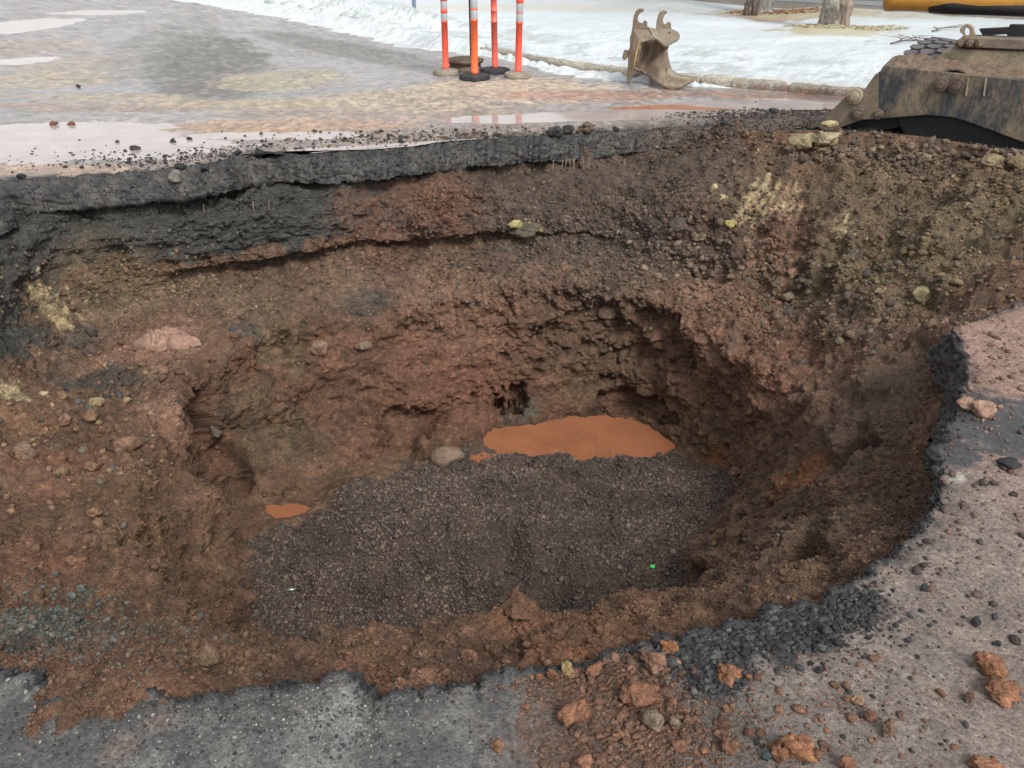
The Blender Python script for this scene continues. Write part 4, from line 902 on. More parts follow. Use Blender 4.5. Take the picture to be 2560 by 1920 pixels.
# ---------------------------------------------------------------- simple materials
def dirty(name, c1, c2, scale=3.0, lo=.42, hi=.6, rough=.55, metal=0.0, bd=.003, stretch=(1, 1, 1), bs=60, c3=None):
    m, nt, b = mat_new(name); tc = nt.nodes.new('ShaderNodeTexCoord'); mp = nt.nodes.new('ShaderNodeMapping')
    mp.inputs['Scale'].default_value = stretch; nt.links.new(tc.outputs['Object'], mp.inputs[0]); co = mp.outputs[0]
    n1 = noise_n(nt, co, scale, 8, .7); n2 = noise_n(nt, co, bs, 4, .6)
    fac = ramp(nt, math_n(nt, 'ADD', math_n(nt, 'MULTIPLY', n1, .8), math_n(nt, 'MULTIPLY', n2, .2)), [(lo, 0.0), (hi, 1.0)])
    mx = nt.nodes.new('ShaderNodeMix'); mx.data_type = 'RGBA'; mx.inputs[6].default_value = (*c1, 1); mx.inputs[7].default_value = (*c2, 1)
    nt.links.new(fac, mx.inputs[0]); out = mx.outputs[2]
    if c3:
        n4 = noise_n(nt, tc.outputs['Object'], scale*.6, 5, .7); m2_ = nt.nodes.new('ShaderNodeMix'); m2_.data_type = 'RGBA'
        nt.links.new(ramp(nt, n4, [(.5, 0), (.62, 1)]), m2_.inputs[0]); nt.links.new(out, m2_.inputs[6]); m2_.inputs[7].default_value = (*c3, 1); out = m2_.outputs[2]
    nt.links.new(mulcol(nt, out, ramp(nt, n2, [(.3, .8), (.7, 1.2)])), b.inputs['Base Color'])
    b.inputs['Roughness'].default_value = rough; b.inputs['Metallic'].default_value = metal
    nt.links.new(bump_n(nt, n2, bd, 1), b.inputs['Normal']); return m
M_STEEL = dirty('muddy_steel', (.042,.048,.054), (.23,.18,.12), 3.2, .44, .62, .5, .2, .003, (1, 1, .45), 45, (.15,.115,.08))
M_TAN = dirty('mud_coated_steel', (.20,.16,.11), (.33,.27,.19), 3, .4, .6, .7, 0, .006)
M_MUD = dirty('caked_mud', (.105,.075,.055), (.20,.14,.095), 8, .4, .6, .85, 0, .02, (1, 1, 1), 30)
M_BLACK = dirty('black_steel_and_shade', (.006,.006,.007), (.014,.013,.012), 5, .4, .7, .6)  # black parts, darkened so the boxes under the arm show as deep shadow
M_YEL = dirty('worn_yellow_paint', (.58,.28,.055), (.25,.15,.06), 4, .48, .72, .45, 0, .001, (1, 1, 1), 80, None)
M_RUB = dirty('black_rubber', (.022,.022,.024), (.07,.065,.06), 6, .5, .75, .7)
M_TYRE = dirty('tyre_rubber', (.16,.155,.165), (.10,.09,.085), 6, .4, .7, .6)
M_RUST = dirty('rusty_iron', (.075,.052,.040), (.16,.11,.08), 9, .4, .65, .75)
M_BKT = dirty('rusty_bucket_steel', (.115,.075,.054), (.22,.165,.115), 4, .38, .62, .6, .1, .003, (1, 1, 1), 40, (.25,.21,.14))
M_BKT2 = dirty('worn_bucket_steel', (.245,.21,.15), (.15,.11,.075), 5, .45, .65, .5, .1, .003)
M_OR1 = dirty('orange_plastic', (.86,.105,.055), (.80,.12,.07), 5, .4, .8, .35, 0, .0004)
M_OR2 = dirty('faded_orange_plastic', (.62,.13,.09), (.78,.12,.07), 5, .4, .6, .4, 0, .0004)
M_OR3 = dirty('light_orange_plastic', (.88,.15,.045), (.80,.16,.06), 5, .4, .8, .35, 0, .0004)
M_REFL = dirty('reflective_sheeting', (.40,.42,.43), (.34,.37,.39), 12, .4, .7, .35, 0, .0005)
M_POLE = dirty('dark_blue_pole', (.035,.045,.09), (.05,.06,.11), 8, .4, .7, .4, .3, .0005)
M_POLE2 = dirty('blue_grey_pole', (.30,.36,.50), (.25,.30,.42), 8, .4, .7, .5, .1, .0005)
M_BASE = dirty('dusty_rubber', (.30,.26,.20), (.14,.12,.10), 9, .45, .65, .85, 0, .002)
M_BARK = dirty('lichen_bark', (.20,.19,.165), (.34,.345,.30), 7, .4, .6, .9, 0, .03, (1, 1, .35), 22, (.13,.11,.095))
M_WOOD = dirty('bare_wood', (.33,.27,.22), (.22,.165,.135), 6, .4, .6, .85, 0, .02, (1, 1, .2), 20)
M_TWIG = dirty('twig', (.16,.12,.10), (.10,.075,.065), 9, .4, .6, .9)
M_SIDE = dirty('grey_siding', (.31,.325,.33), (.27,.285,.29), 2, .3, .7, .6, 0, .0005)
M_TRIM = dirty('pale_trim', (.55,.55,.54), (.5,.5,.5), 3, .4, .6, .6, 0, .0004)
M_DARKT = dirty('mauve_grey_board', (.20,.175,.20), (.17,.15,.17), 3, .4, .6, .6, 0, .0004)
M_FOUND = dirty('foundation_concrete', (.30,.27,.24), (.24,.21,.19), 6, .4, .6, .8)
M_ROOF = dirty('roof_shingles', (.09,.085,.085), (.13,.12,.12), 9, .4, .6, .9)
M_GLASS = dirty('window_glass', (.05,.06,.07), (.06,.07,.08), 3, .4, .6, .08)

def empty(name, loc, rz=0):
    o = bpy.data.objects.new(name, None); COL.objects.link(o); o.location = loc; o.rotation_euler = (0, 0, rz); o.empty_display_size = .1; return o
def bm_obj(name, bm, mat, parent=None, smooth=False, bev=0, solid=0, sub=0):
    me = bpy.data.meshes.new(name); bmesh.ops.recalc_face_normals(bm, faces=bm.faces); bm.to_mesh(me); bm.free(); me.materials.append(mat)
    if smooth:
        for p in me.polygons: p.use_smooth = True
    o = bpy.data.objects.new(name, me); COL.objects.link(o)
    if parent:
        o.parent = parent; o.matrix_parent_inverse = Matrix.Translation(-Vector(parent.location)) if not parent.rotation_euler.z else (Matrix.Translation(parent.location) @ Matrix.Rotation(parent.rotation_euler.z, 4, 'Z')).inverted()
    if solid:
        md = o.modifiers.new('s', 'SOLIDIFY'); md.thickness = solid; md.offset = 0
    if bev:
        md = o.modifiers.new('b', 'BEVEL'); md.width = bev; md.segments = 2; md.limit_method = 'ANGLE'
    if sub:
        md = o.modifiers.new('u', 'SUBSURF'); md.levels = sub; md.render_levels = sub
    return o
def prism(bm, front, off):
    """front: list of 3D points (planar outline); extruded by vector off"""
    a = [bm.verts.new(p) for p in front]; b_ = [bm.verts.new(np.array(p) + np.array(off)) for p in front]; n = len(a)
    bm.faces.new(a); bm.faces.new(b_[::-1])
    for i in range(n): bm.faces.new([a[i], b_[i], b_[(i+1) % n], a[(i+1) % n]])
def tube(bm, pts, rad, seg=10, cap=True):
    pts = [np.array(p, float) for p in pts]; rings = []
    ref = np.array([0.13, 0.21, 0.97]) if abs((pts[-1]-pts[0])[2]) < .8*np.linalg.norm(pts[-1]-pts[0]) else np.array([1., .1, 0])
    for i, p in enumerate(pts):
        t = pts[min(i+1, len(pts)-1)] - pts[max(i-1, 0)]; t /= np.linalg.norm(t) + 1e-9
        x = np.cross(ref, t); x /= np.linalg.norm(x); y = np.cross(t, x); r = rad[i] if hasattr(rad, '__len__') else rad
        rings.append([bm.verts.new(p + (x*math.cos(2*math.pi*k/seg) + y*math.sin(2*math.pi*k/seg))*r) for k in range(seg)])
    for a, b_ in zip(rings[:-1], rings[1:]):
        for k in range(seg): bm.faces.new([a[k], a[(k+1) % seg], b_[(k+1) % seg], b_[k]])
    if cap: bm.faces.new(rings[0][::-1]); bm.faces.new(rings[-1])
def lathe(bm, c, prof, seg=32, axis='z', R=None, wob=0):
    rings = []
    for r, z in prof:
        ring = []
        for k in range(seg):
            a = 2*math.pi*k/seg; v = Vector((r*math.cos(a)*(1 + wob*math.sin(a*3 + z*9)), r*math.sin(a), z))
            if R: v = R @ v
            ring.append(bm.verts.new(Vector(c) + v))
        rings.append(ring)
    for a, b_ in zip(rings[:-1], rings[1:]):
        for k in range(seg): bm.faces.new([a[k], a[(k+1) % seg], b_[(k+1) % seg], b_[k]])
    bm.faces.new(rings[0][::-1]); bm.faces.new(rings[-1])
def box(bm, x0, x1, y0, y1, z0, z1, R=None, c=(0, 0, 0)):
    vs = [Vector((x, y, z)) for z in (z0, z1) for x, y in ((x0, y0), (x1, y0), (x1, y1), (x0, y1))]
    vs = [bm.verts.new(Vector(c) + (R @ v if R else v)) for v in vs]
    for f in ((0,3,2,1),(4,5,6,7),(0,1,5,4),(1,2,6,5),(2,3,7,6),(3,0,4,7)): bm.faces.new([vs[i] for i in f])

# ---------------------------------------------------------------- DELINEATOR POSTS
def post(px, py, hs, tilt, mo, mbase, bands, label, base_r=.205, reflective=True, az=0, tr=.05):
    c = at(px, py, 0); dep = c[1]*cp + CAMH*sp
    root = empty('delineator_post', (c[0], c[1], 0)); tag(root, label, 'post', 'orange delineator posts around the manhole frame')
    T = Matrix.Rotation(tilt, 3, 'Y')
    bm = bmesh.new(); lathe(bm, (c[0], c[1], 0), [(base_r*.97, 0), (base_r, .012), (base_r*.99, .045), (base_r*.93, .06), (.075, .066), (.07, .075)], 8 if base_r > .2 else 40)
    bm_obj('base', bm, mbase, root)
    b1, b2, b3, b4 = bands; r = tr
    bm = bmesh.new()
    prof = [(r*1.06, .06), (r*1.06, .10), (r*1.0, .105), (r*.99, b1 - .012), (r*1.14, b1 - .01), (r*1.14, b1 + .005), (r*.98, b1 + .008), (r*.98, b2), (r*1.08, b2 + .003), (r*1.08, b3 - .003), (r*.98, b3),
            (r*.98, b4), (r*1.14, b4 + .004), (r*1.14, b4 + .05), (r*.95, b4 + .06), (r*.6, b4 + .075), (r*.55, b4 + .10), (r*.5, b4 + .16)]
    lathe(bm, (c[0], c[1], 0), prof, 28, R=T); bm_obj('tube', bm, mo, root, True, 0)
    bm = bmesh.new()
    tc_ = Vector((c[0], c[1], 0)) + T @ Vector((0, 0, b4 + .19))
    for k in range(24):
        pass
    ring = [tc_ + T @ Vector((.045*math.cos(a), 0, .045*math.sin(a))) for a in np.linspace(0, 2*math.pi, 25)]
    tube(bm, ring, .012, 8, True); bm_obj('handle', bm, mo, root, True)
    if reflective:
        for lo, hi in ((b1 + .010, b2 - .002), (b3 + .002, b4 - .002)):
            bm = bmesh.new(); lathe(bm, (c[0], c[1], 0), [(r*1.0, lo), (r*1.015, lo + .002), (r*1.015, hi - .002), (r*1.0, hi)], 28, R=T); bm_obj('reflective_band', bm, M_REFL, root, True)
    return root
post(1115, 186, 1, .008, M_OR1, M_BASE, (.655, .755, .805, .90), 'orange post with two grey bands, leftmost of the four, on a dusty rubber base', .175, tr=.042)
post(1187, 198, 1, .010, M_OR3, M_RUB, (.71, .825, .845, .955), 'orange post with grey bands standing nearest the camera on a shiny black base', .205, tr=.045)
post(1238, 182, 1, -.012, M_OR2, M_RUB, (.64, .77, .78, .905), 'faded orange post without grey bands, farthest back of the four', .205, tr=.042, reflective=False)
post(1295, 193, 1, .022, M_OR1, M_BASE, (.665, .775, .79, .89), 'bright orange post with grey bands, rightmost of the four, on a tan base', .18, tr=.043)
# manhole frame
c = at(1162, 178, 0); c[1] += .12
root = empty('manhole_frame', c); tag(root, 'rusty round manhole frame and cover lying between the orange posts', 'manhole frame')
bm = bmesh.new(); lathe(bm, c, [(.25, 0), (.26, .02), (.225, .04), (.215, .085), (.25, .10), (.26, .12), (.26, .14), (.225, .143)], 48); bm_obj('frame', bm, M_RUST, root, True)
bm = bmesh.new(); lathe(bm, c, [(.218, .12), (.222, .151), (.212, .156), (.05, .153)], 48)
for i in range(-4, 5):
    for j in range(-4, 5):
        if math.hypot(i, j)*.043 < .18: box(bm, i*.043 - .012, i*.043 + .012, j*.043 - .012, j*.043 + .012, .152, .161, None, c)
bm_obj('cover', bm, M_RUST, root)

# ---------------------------------------------------------------- SPARE BUCKET
def cr(pts, n):
    """Catmull-Rom through rows of points -> n samples"""
    A = np.array(pts, float); m = len(A); out = []
    for u in np.linspace(0, m - 1, n):
        i = min(int(u), m - 2); t = u - i
        p0_, p1_, p2_, p3_ = A[max(i-1, 0)], A[i], A[i+1], A[min(i+2, m-1)]
        out.append(.5*((2*p1_) + (-p0_ + p2_)*t + (2*p0_ - 5*p1_ + 4*p2_ - p3_)*t*t + (-p0_ + 3*p1_ - 3*p2_ + p3_)*t**3))
    return np.array(out)
def patch(name, rows_, mat, parent, nu=16, nv=16, th=.02):
    A = np.array([cr(r, nu) for r in rows_]); B = np.array([cr(A[:, j], nv) for j in range(nu)]).transpose(1, 0, 2)
    bm = bmesh.new(); vs = [[bm.verts.new(p) for p in row] for row in B]
    for i in range(nv-1):
        for j in range(nu-1): bm.faces.new([vs[i][j], vs[i][j+1], vs[i+1][j+1], vs[i+1][j]])
    return bm_obj(name, bm, mat, parent, True, 0, th)
BY = at(1572, 211, 0)[1]
def bk(X, Y, dy=0.0):
    t = min(max((Y - 600)/1000, 0), 1)*min(max((X - 560)/450, 0), 1)
    return aty(1500 + X/7.373, Y/7.373, BY + dy*.8 - .50*t)
root = empty('excavator_bucket', at(1580, 211, 0)); tag(root, 'rusty narrow excavator bucket with two hooked ears standing on the wet road by the kerb', 'bucket')
ear = [(800,165),(725,162),(665,215),(632,300),(615,400),(605,520),(580,640),(555,700),(562,790),(558,870),(532,940),(525,1100),(524,1200),(515,1320),(500,1555),(556,1562),(605,1400),(640,1265),(700,1010),(745,800),(960,705),(950,640),(900,560),(872,500),(872,388),(825,388),(790,430),(745,425),(705,390),(695,330),(725,260),(815,192)]
bm = bmesh.new(); prism(bm, [bk(*p) for p in ear], (0.0, .05, 0)); bm_obj('side_plate', bm, M_BKT, root, False, .006)
far = [(1240,208),(1185,188),(1120,220),(1080,290),(1052,400),(1040,560),(1340,600),(1320,560),(1308,430),(1290,398),(1240,420),(1205,455),(1170,420),(1160,350),(1190,285),(1245,225)]
bm = bmesh.new(); prism(bm, [bk(*p, .42) for p in far], (0.0, .05, 0)); bm_obj('side_plate', bm, M_BKT, root, False, .006)
patch('cross_tube', [[bk(860,500,.06), bk(1000,545,.1), bk(1200,545,.36), bk(1330,560,.44), bk(1430,610,.46)],
      [bk(905,560,.02), bk(1000,585,.05), bk(1200,590,.26), bk(1340,620,.36), bk(1462,680,.40)],
      [bk(955,640,.0), bk(1020,660,.02), bk(1190,680,.2), bk(1330,700,.3), bk(1440,732,.38)],
      [bk(962,704,.02), bk(1060,745,.05), bk(1190,860,.2), bk(1260,840,.28), bk(1345,772,.38)]], M_BKT2, root, 20, 16, .03)
patch('shell', [[bk(742,800,.03), bk(850,745,.30), bk(960,705,.48), bk(1080,770,.45), bk(1205,880,.30), bk(1250,850,.32)],
      [bk(712,930,.03), bk(830,900,.42), bk(950,900,.58), bk(1070,920,.50), bk(1190,960,.36), bk(1248,960,.34)],
      [bk(680,1080,.03), bk(800,1070,.42), bk(930,1080,.56), bk(1060,1090,.45), bk(1180,1120,.34), bk(1268,1120,.34)],
      [bk(645,1215,.03), bk(760,1215,.36), bk(880,1215,.44), bk(1010,1230,.34), bk(1160,1260,.24), bk(1300,1275,.36)],
      [bk(640,1265,.03), bk(750,1275,.28), bk(850,1325,.32), bk(980,1390,.24), bk(1150,1400,.14), bk(1400,1370,.36)],
      [bk(900,1390,.30), bk(930,1420,.26), bk(970,1460,.22), bk(1060,1490,.14), bk(1250,1500,.10), bk(1500,1405,.30)],
      [bk(1085,1480,.16), bk(1100,1510,.14), bk(1140,1560,.12), bk(1220,1590,.10), bk(1400,1560,.12), bk(1650,1425,.24)],
      [bk(1150,1570,.12), bk(1190,1610,.12), bk(1270,1635,.12), bk(1370,1652,.12), bk(1590,1565,.14), bk(1800,1442,.2)]], M_BKT, root, 26, 36, .03)
bm = bmesh.new(); prism(bm, [bk(*p, .18) for p in [(1235,1250),(1290,1270),(1420,1372),(1520,1405),(1800,1436),(1790,1475),(1600,1560),(1385,1655),(1290,1640),(1350,1540),(1250,1480),(1105,1475),(1150,1400),(1225,1380)]], (.02, .10, 0)); bm_obj('cutting_lip', bm, M_BKT2, root, False, .01)
bm = bmesh.new(); prism(bm, [bk(*p, .02) for p in [(525,930),(455,928),(440,980),(418,1050),(430,1105),(470,1112),(520,1050)]], (0, .06, 0)); bm_obj('lug', bm, M_BKT, root, False, .008)
bm = bmesh.new(); prism(bm, [bk(*p, .35) for p in [(870,1340),(935,1395),(1005,1440),(985,1560),(975,1610),(920,1610),(925,1450)]], (0, .05, 0)); bm_obj('side_plate_foot', bm, M_BKT, root, False, .006)
bm = bmesh.new(); prism(bm, [bk(*p, -.015) for p in [(728,735),(748,745),(625,1260),(600,1255),(650,1010)]], (0, .016, 0)); bm_obj('wear_strip', bm, dirty('worn_ochre_steel', (.45,.27,.10), (.28,.18,.10), 20, .4, .6), root, False)
for X, Y in [(1270, 610)]:
    bm = bmesh.new(); lathe(bm, bk(X, Y, .27), [(.02, -.012), (.022, .012)], 12, R=Matrix.Rotation(math.pi/2, 3, 'X')); bm_obj('bolt', bm, M_RUST, root)

# ---------------------------------------------------------------- EXCAVATOR (arm, housing, tyre, boom)
A_ = aty(2070, 320, 8.0); B_ = aty(2560, 320, 7.1)
dirv = (B_ - A_)[:2]; dirv /= np.linalg.norm(dirv); back = np.array([-dirv[1], dirv[0], 0])
def on_plane(px, py, off=0.0):
    d = ray(px, py); a = A_[:2] + back[:2]*off; nvec = np.array([-dirv[1], dirv[0]])
    t = (a @ nvec)/(d[:2] @ nvec); return np.array([0, 0, CAMH]) + d*t
root = empty('excavator', on_plane(2700, 360)*np.array([1, 1, 0])); tag(root, 'mud covered excavator parked at the right with grey steel arm, big tyre and yellow boom', 'excavator')
arm = [(2045,314),(2076,278),(2121,236),(2142,218),(2158,228),(2187,187),(2218,165),(2278,171),(2380,182),(2560,200),(2780,224),(2780,392),(2640,372),(2560,357),(2506,337),(2430,309),(2380,294),(2316,288),(2253,293),(2200,297),(2157,299),(2101,319),(2063,330)]
bm = bmesh.new(); prism(bm, [on_plane(*p) for p in arm], back*.06); sidep = bm_obj('side_plate', bm, M_STEEL, root, False, .008)
nose = [(2042,316),(2076,278),(2121,236),(2142,218),(2158,228),(2187,187),(2196,181),(2193,298),(2157,299),(2101,319),(2063,330)]
bm = bmesh.new(); prism(bm, [on_plane(*p, -.02) for p in nose], back*.02); nz = bm_obj('nose_plate', bm, dirty('nose_mud_steel', (.12,.10,.08), (.215,.165,.115), 4, .38, .6, .55, .1, .003), root, False, .004)
bm = bmesh.new(); prism(bm, [on_plane(*p, .55) for p in arm], back*.06); bm_obj('side_plate', bm, M_STEEL, root, False, .008)
# top deck with caked mud
T0 = [on_plane(x, y) + back*.03 for x, y in [(2200,176),(2218,166),(2278,172),(2380,183),(2560,201),(2780,225)]]
rows_ = []
for k, (o_, dz) in enumerate([(0, 0.0), (.10, .035), (.25, .045), (.42, .05), (.6, .02)]):
    rows_.append([p + back*o_ + np.array([0, 0, dz - .012]) for p in T0])
deck = patch('mud_deck', rows_, M_MUD, root, 120, 30, .02)
me = deck.data; V_ = np.array([v.co[:] for v in me.vertices]); V_[:, 2] += .030*fbm(V_, 5, 4, 501) + .012*(0.5 - voro(V_, 16, 51)[0])*2; me.vertices.foreach_set('co', V_.ravel())
# under the arm: near-black boxes carry its deep shadow in their colour
bm = bmesh.new(); prism(bm, [on_plane(*p, .07) for p in [(2240,300),(2316,283),(2400,290),(2560,330),(2790,380),(2790,470),(2560,440),(2440,410),(2330,395),(2270,360)]], back*.45); bm_obj('arm_shadow_box', bm, M_BLACK, root, False, .02)
bm = bmesh.new(); prism(bm, [on_plane(*p, .12) for p in [(2066,328),(2157,299),(2255,294),(2250,318),(2130,340),(2080,345)]], back*.35); bm_obj('nose_shadow_box', bm, M_BLACK, root, False, .005)
bm = bmesh.new(); lathe(bm, on_plane(2372, 305, .25), [(.055, -.3), (.06, .15)], 20, R=Matrix.Rotation(math.pi/2, 3, 'X')); bm_obj('cross_pin', bm, M_TAN, root, True)
for (x, y, r_o, dpt, mm) in [(2137,240,.075,.05,M_TAN),(2144,285,.062,.05,M_RUST),(2153,276,.05,.03,M_MUD),(2352,211,.062,.035,M_RUST),(2391,214,.068,.035,M_RUST),(2195,286,.045,.03,M_MUD)]:
    p = on_plane(x, y, -.02); Rb = Matrix.Rotation(math.atan2(dirv[1], dirv[0]), 3, 'Z') @ Matrix.Rotation(math.pi/2, 3, 'X')
    bm = bmesh.new(); lathe(bm, p, [(r_o, -.02), (r_o, dpt*.5), (r_o*.85, dpt*.6), (r_o*.6, dpt*.6), (r_o*.55, dpt), (r_o*.3, dpt*1.1)], 18, R=Rb, wob=.05)
    bm_obj('bolt', bm, mm, sidep, False)
for x in (2420, 2465):
    bm = bmesh.new(); tube(bm, [on_plane(x, 195, -.006), on_plane(x - 6, 240, -.006)], .008, 6); bm_obj('weld_rib', bm, M_TAN, sidep)
# housing behind: sloping tan casting with rail
hs_f = [on_plane(*p, .42) for p in [(2310,174),(2345,142),(2368,121),(2560,127),(2790,134),(2790,215),(2560,196),(2400,184)]]
bm = bmesh.new(); prism(bm, hs_f, back*.55); hs = bm_obj('housing', bm, M_TAN, root, False, .03)
bm = bmesh.new(); prism(bm, [on_plane(*p, .40) for p in [(2386,108),(2398,97),(2420,94),(2560,99),(2790,106),(2790,132),(2560,125),(2388,117)]], back*.30); bm_obj('rail', bm, dirty('rail_mud', (.11,.09,.07), (.20,.16,.115), 5, .4, .6, .6), root, False, .008)
eye = [(2398,97),(2400,80),(2405,68),(2415,61),(2426,62),(2434,70),(2438,84),(2447,95)]
hole = [(2417 + 7*math.cos(a), 80 + 11*math.sin(a)) for a in np.linspace(0, 2*math.pi, 15)[:-1]]
bm = bmesh.new()
EO = [(2417 + 18*math.cos(a) + (6 if math.sin(a) > .2 else 0), 79 + 19*math.sin(a)) for a in np.linspace(0, 2*math.pi, 15)[:-1]]
fo = [bm.verts.new(on_plane(*p, .45)) for p in EO]; fi = [bm.verts.new(on_plane(*p, .45)) for p in hole]
bo = [bm.verts.new(on_plane(*p, .45) + back*.06) for p in EO]; bi = [bm.verts.new(on_plane(*p, .45) + back*.06) for p in hole]
for i in range(14):
    j = (i+1) % 14
    bm.faces.new([fo[i], fo[j], fi[j], fi[i]]); bm.faces.new([bo[i], bi[i], bi[j], bo[j]]); bm.faces.new([fo[i], bo[i], bo[j], fo[j]]); bm.faces.new([fi[i], fi[j], bi[j], bi[i]])
bm_obj('lifting_eye', bm, M_TAN, root, False, .006)
for x in (2398, 2421, 2446):
    bm = bmesh.new(); lathe(bm, on_plane(x, 108, .38), [(.035, -.01), (.035, .03), (.02, .045)], 8, R=Matrix.Rotation(math.pi/2, 3, 'X')); bm_obj('rail_bolt', bm, M_MUD, root)
bm = bmesh.new(); prism(bm, [on_plane(*p, .62) for p in [(2447,73),(2522,69),(2524,62),(2790,66),(2790,100),(2516,97),(2518,86),(2480,88),(2482,96),(2460,95)]], back*.1); bm_obj('bracket', bm, M_BLACK, root, False, .004)
# tyre behind the housing, seen above the deck
def tyre(c, R0, wdt, mat, parent, axis_ang):
    Rm = Matrix.Rotation(axis_ang, 3, 'Z') @ Matrix.Rotation(math.pi/2, 3, 'Y')
    bm = bmesh.new(); h = wdt/2
    lathe(bm, c, [(R0*.55, -h*.9), (R0*.8, -h), (R0*.93, -h*.96), (R0*.985, -h*.8), (R0, -h*.4), (R0, h*.4), (R0*.985, h*.8), (R0*.93, h*.96), (R0*.8, h), (R0*.55, h*.9)], 72, R=Rm)
    o = bm_obj('tyre', bm, M_RUB, parent, True)
    bm = bmesh.new(); nb_ = 34
    for k in range(nb_):
        for q in range(3):
            a = 2*math.pi*(k + .5*(q % 2))/nb_; zc = (q - 1)*wdt*.31; hw = wdt*.135; ha = math.pi/nb_*.86; sk = .35*ha
            pts = [(-ha, -hw*.35), (-ha*.45, -hw), (ha*.45 + sk, -hw), (ha, -hw*.2), (ha*.5, hw), (-ha*.5, hw)]
            lo_, hi_ = [], []
            for da, dz in pts:
                for rr_, lst in ((R0*.99, lo_), (R0*1.022, hi_)): lst.append(bm.verts.new(Vector(c) + Rm @ Vector((rr_*math.cos(a+da), rr_*math.sin(a+da), zc + dz))))
            bm.faces.new(hi_)
            for i in range(6): bm.faces.new([lo_[i], lo_[(i+1) % 6], hi_[(i+1) % 6], hi_[i]])
    bm_obj('tread', bm, mat, o)
    bm = bmesh.new(); lathe(bm, c, [(R0*.54, -h*.85), (R0*.5, -h*.3), (R0*.2, -h*.25), (R0*.2, h*.25), (R0*.5, h*.3), (R0*.54, h*.85)], 36, R=Rm); bm_obj('rim', bm, M_YEL, o, True)
    return o
ct = on_plane(2352, 205, .95); ct[2] = .30
tyre(ct, .46, .55, M_TYRE, root, math.pi/2 + .35)
# yellow boom cylinder overhead
pb0 = aty(2216, -13, 9.0); pb1 = aty(2760, -6, 8.0)
bx = (pb1 - pb0); bl = np.linalg.norm(bx); bx /= bl
bm = bmesh.new(); ccen = pb0 + np.array([0, 0, .0]); rad = .155
tube(bm, [pb0, pb0 + bx*.02, pb0 + bx*.10, pb0 + bx*.11, pb0 + bx*bl], [rad*.9, rad, rad, rad*.97, rad*.97], 40); bm_obj('boom_cylinder', bm, M_YEL, root, True)
bm = bmesh.new(); tube(bm, [pb0 + bx*.42 + np.array([0, -.05, -.085]), pb0 + bx*.6 + np.array([0, -.08, -.085]), pb0 + bx*.85 + np.array([0, -.07, -.095]), pb0 + bx*bl + np.array([0, -.09, -.09])], [.075, .08, .07, .09], 16); bm_obj('grease_patch', bm, M_BLACK, root, True)  # raised black shape for the smear of grime along the boom's underside
# machine body, right of the frame
for nm, x0, x1, y0, y1, z0, z1, mm in [('chassis', .7, 2.9, .1, 2.2, .45, 1.15, M_YEL), ('cab', 1.2, 2.6, .5, 1.8, 1.2, 2.7, M_YEL), ('counterweight', 2.4, 3.6, .1, 2.2, 1.15, 2.0, M_YEL)]:
    bm = bmesh.new(); Rz = Matrix.Rotation(math.atan2(dirv[1], dirv[0]), 3, 'Z'); box(bm, x0 + .6, x1 + .6, y0, y1, z0, z1, Rz, on_plane(2700, 360)*np.array([1, 1, 0])); bm_obj(nm, bm, mm, root, False, .04)

# ---------------------------------------------------------------- HOUSE
Lz = .15
hA = at(1933, 17, Lz); hB = at(2256, 33, Lz); hd = (hB - hA)[:2]; hd /= np.linalg.norm(hd); hn = np.array([-hd[1], hd[0]])
org = hA[:2] - hd*5.5; Hl = 19.0
root = empty('house', (org[0], org[1], Lz)); tag(root, 'single storey house with grey horizontal siding behind the snowy lawn', 'house')
def hp(s, o_, z): p = org + hd*s + hn*o_; return (p[0], p[1], z)
bm = bmesh.new(); zz = Lz + .02; top_ = 2.7; nb_ = 0
while zz < top_:
    z2 = min(zz + .105, top_)
    v = [bm.verts.new(hp(1.9, 0, zz)), bm.verts.new(hp(9.0, 0, zz)), bm.verts.new(hp(9.0, .013, z2)), bm.verts.new(hp(1.9, .013, z2))]; bm.faces.new(v)
    w_ = [bm.verts.new(hp(1.9, .013, zz)), bm.verts.new(hp(9.0, .013, zz))]; bm.faces.new([w_[0], w_[1], v[1], v[0]]); zz = z2
zz = Lz + .10
while zz < top_:
    z2 = min(zz + .105, top_)
    v = [bm.verts.new(hp(9.06, 0, zz)), bm.verts.new(hp(Hl, 0, zz)), bm.verts.new(hp(Hl, .013, z2)), bm.verts.new(hp(9.06, .013, z2))]; bm.faces.new(v)
    w_ = [bm.verts.new(hp(9.06, .013, zz)), bm.verts.new(hp(Hl, .013, zz))]; bm.faces.new([w_[0], w_[1], v[1], v[0]]); zz = z2
bm_obj('siding', bm, M_SIDE, root)
def hbox(name, s0_, s1_, o0, o1, z0, z1, mm, par=root):
    bm = bmesh.new(); f_ = [hp(s0_, o0, z0), hp(s1_, o0, z0), hp(s1_, o1, z0), hp(s0_, o1, z0)]; prism(bm, f_, (0, 0, z1 - z0)); return bm_obj(name, bm, mm, par)
hbox('wall', 0, Hl, .02, 7, -.1, 2.7, M_SIDE)
hbox('foundation', -.02, Hl + .02, -.006, .018, -.1, Lz + .10, M_FOUND)
hbox('joint_trim', 9.0, 9.06, -.02, .016, Lz - .1, 2.7, M_SIDE)
hbox('corner_board', 1.7, 1.9, -.03, .018, -.1, 2.7, M_DARKT)
hbox('door_frame', .95, 1.70, -.02, .018, -.1, 2.3, M_TRIM)
hbox('entry_panel', -2.5, .95, -.035, .018, -.1, 2.4, M_DARKT)
for s_ in (4.0, 11.0):
    w_ = hbox('window', s_, s_ + 1.5, -.03, .0, 1.1, 2.1, M_TRIM); g2 = hbox('pane', s_ + .08, s_ + 1.42, -.034, -.028, 1.18, 2.02, M_GLASS, w_)
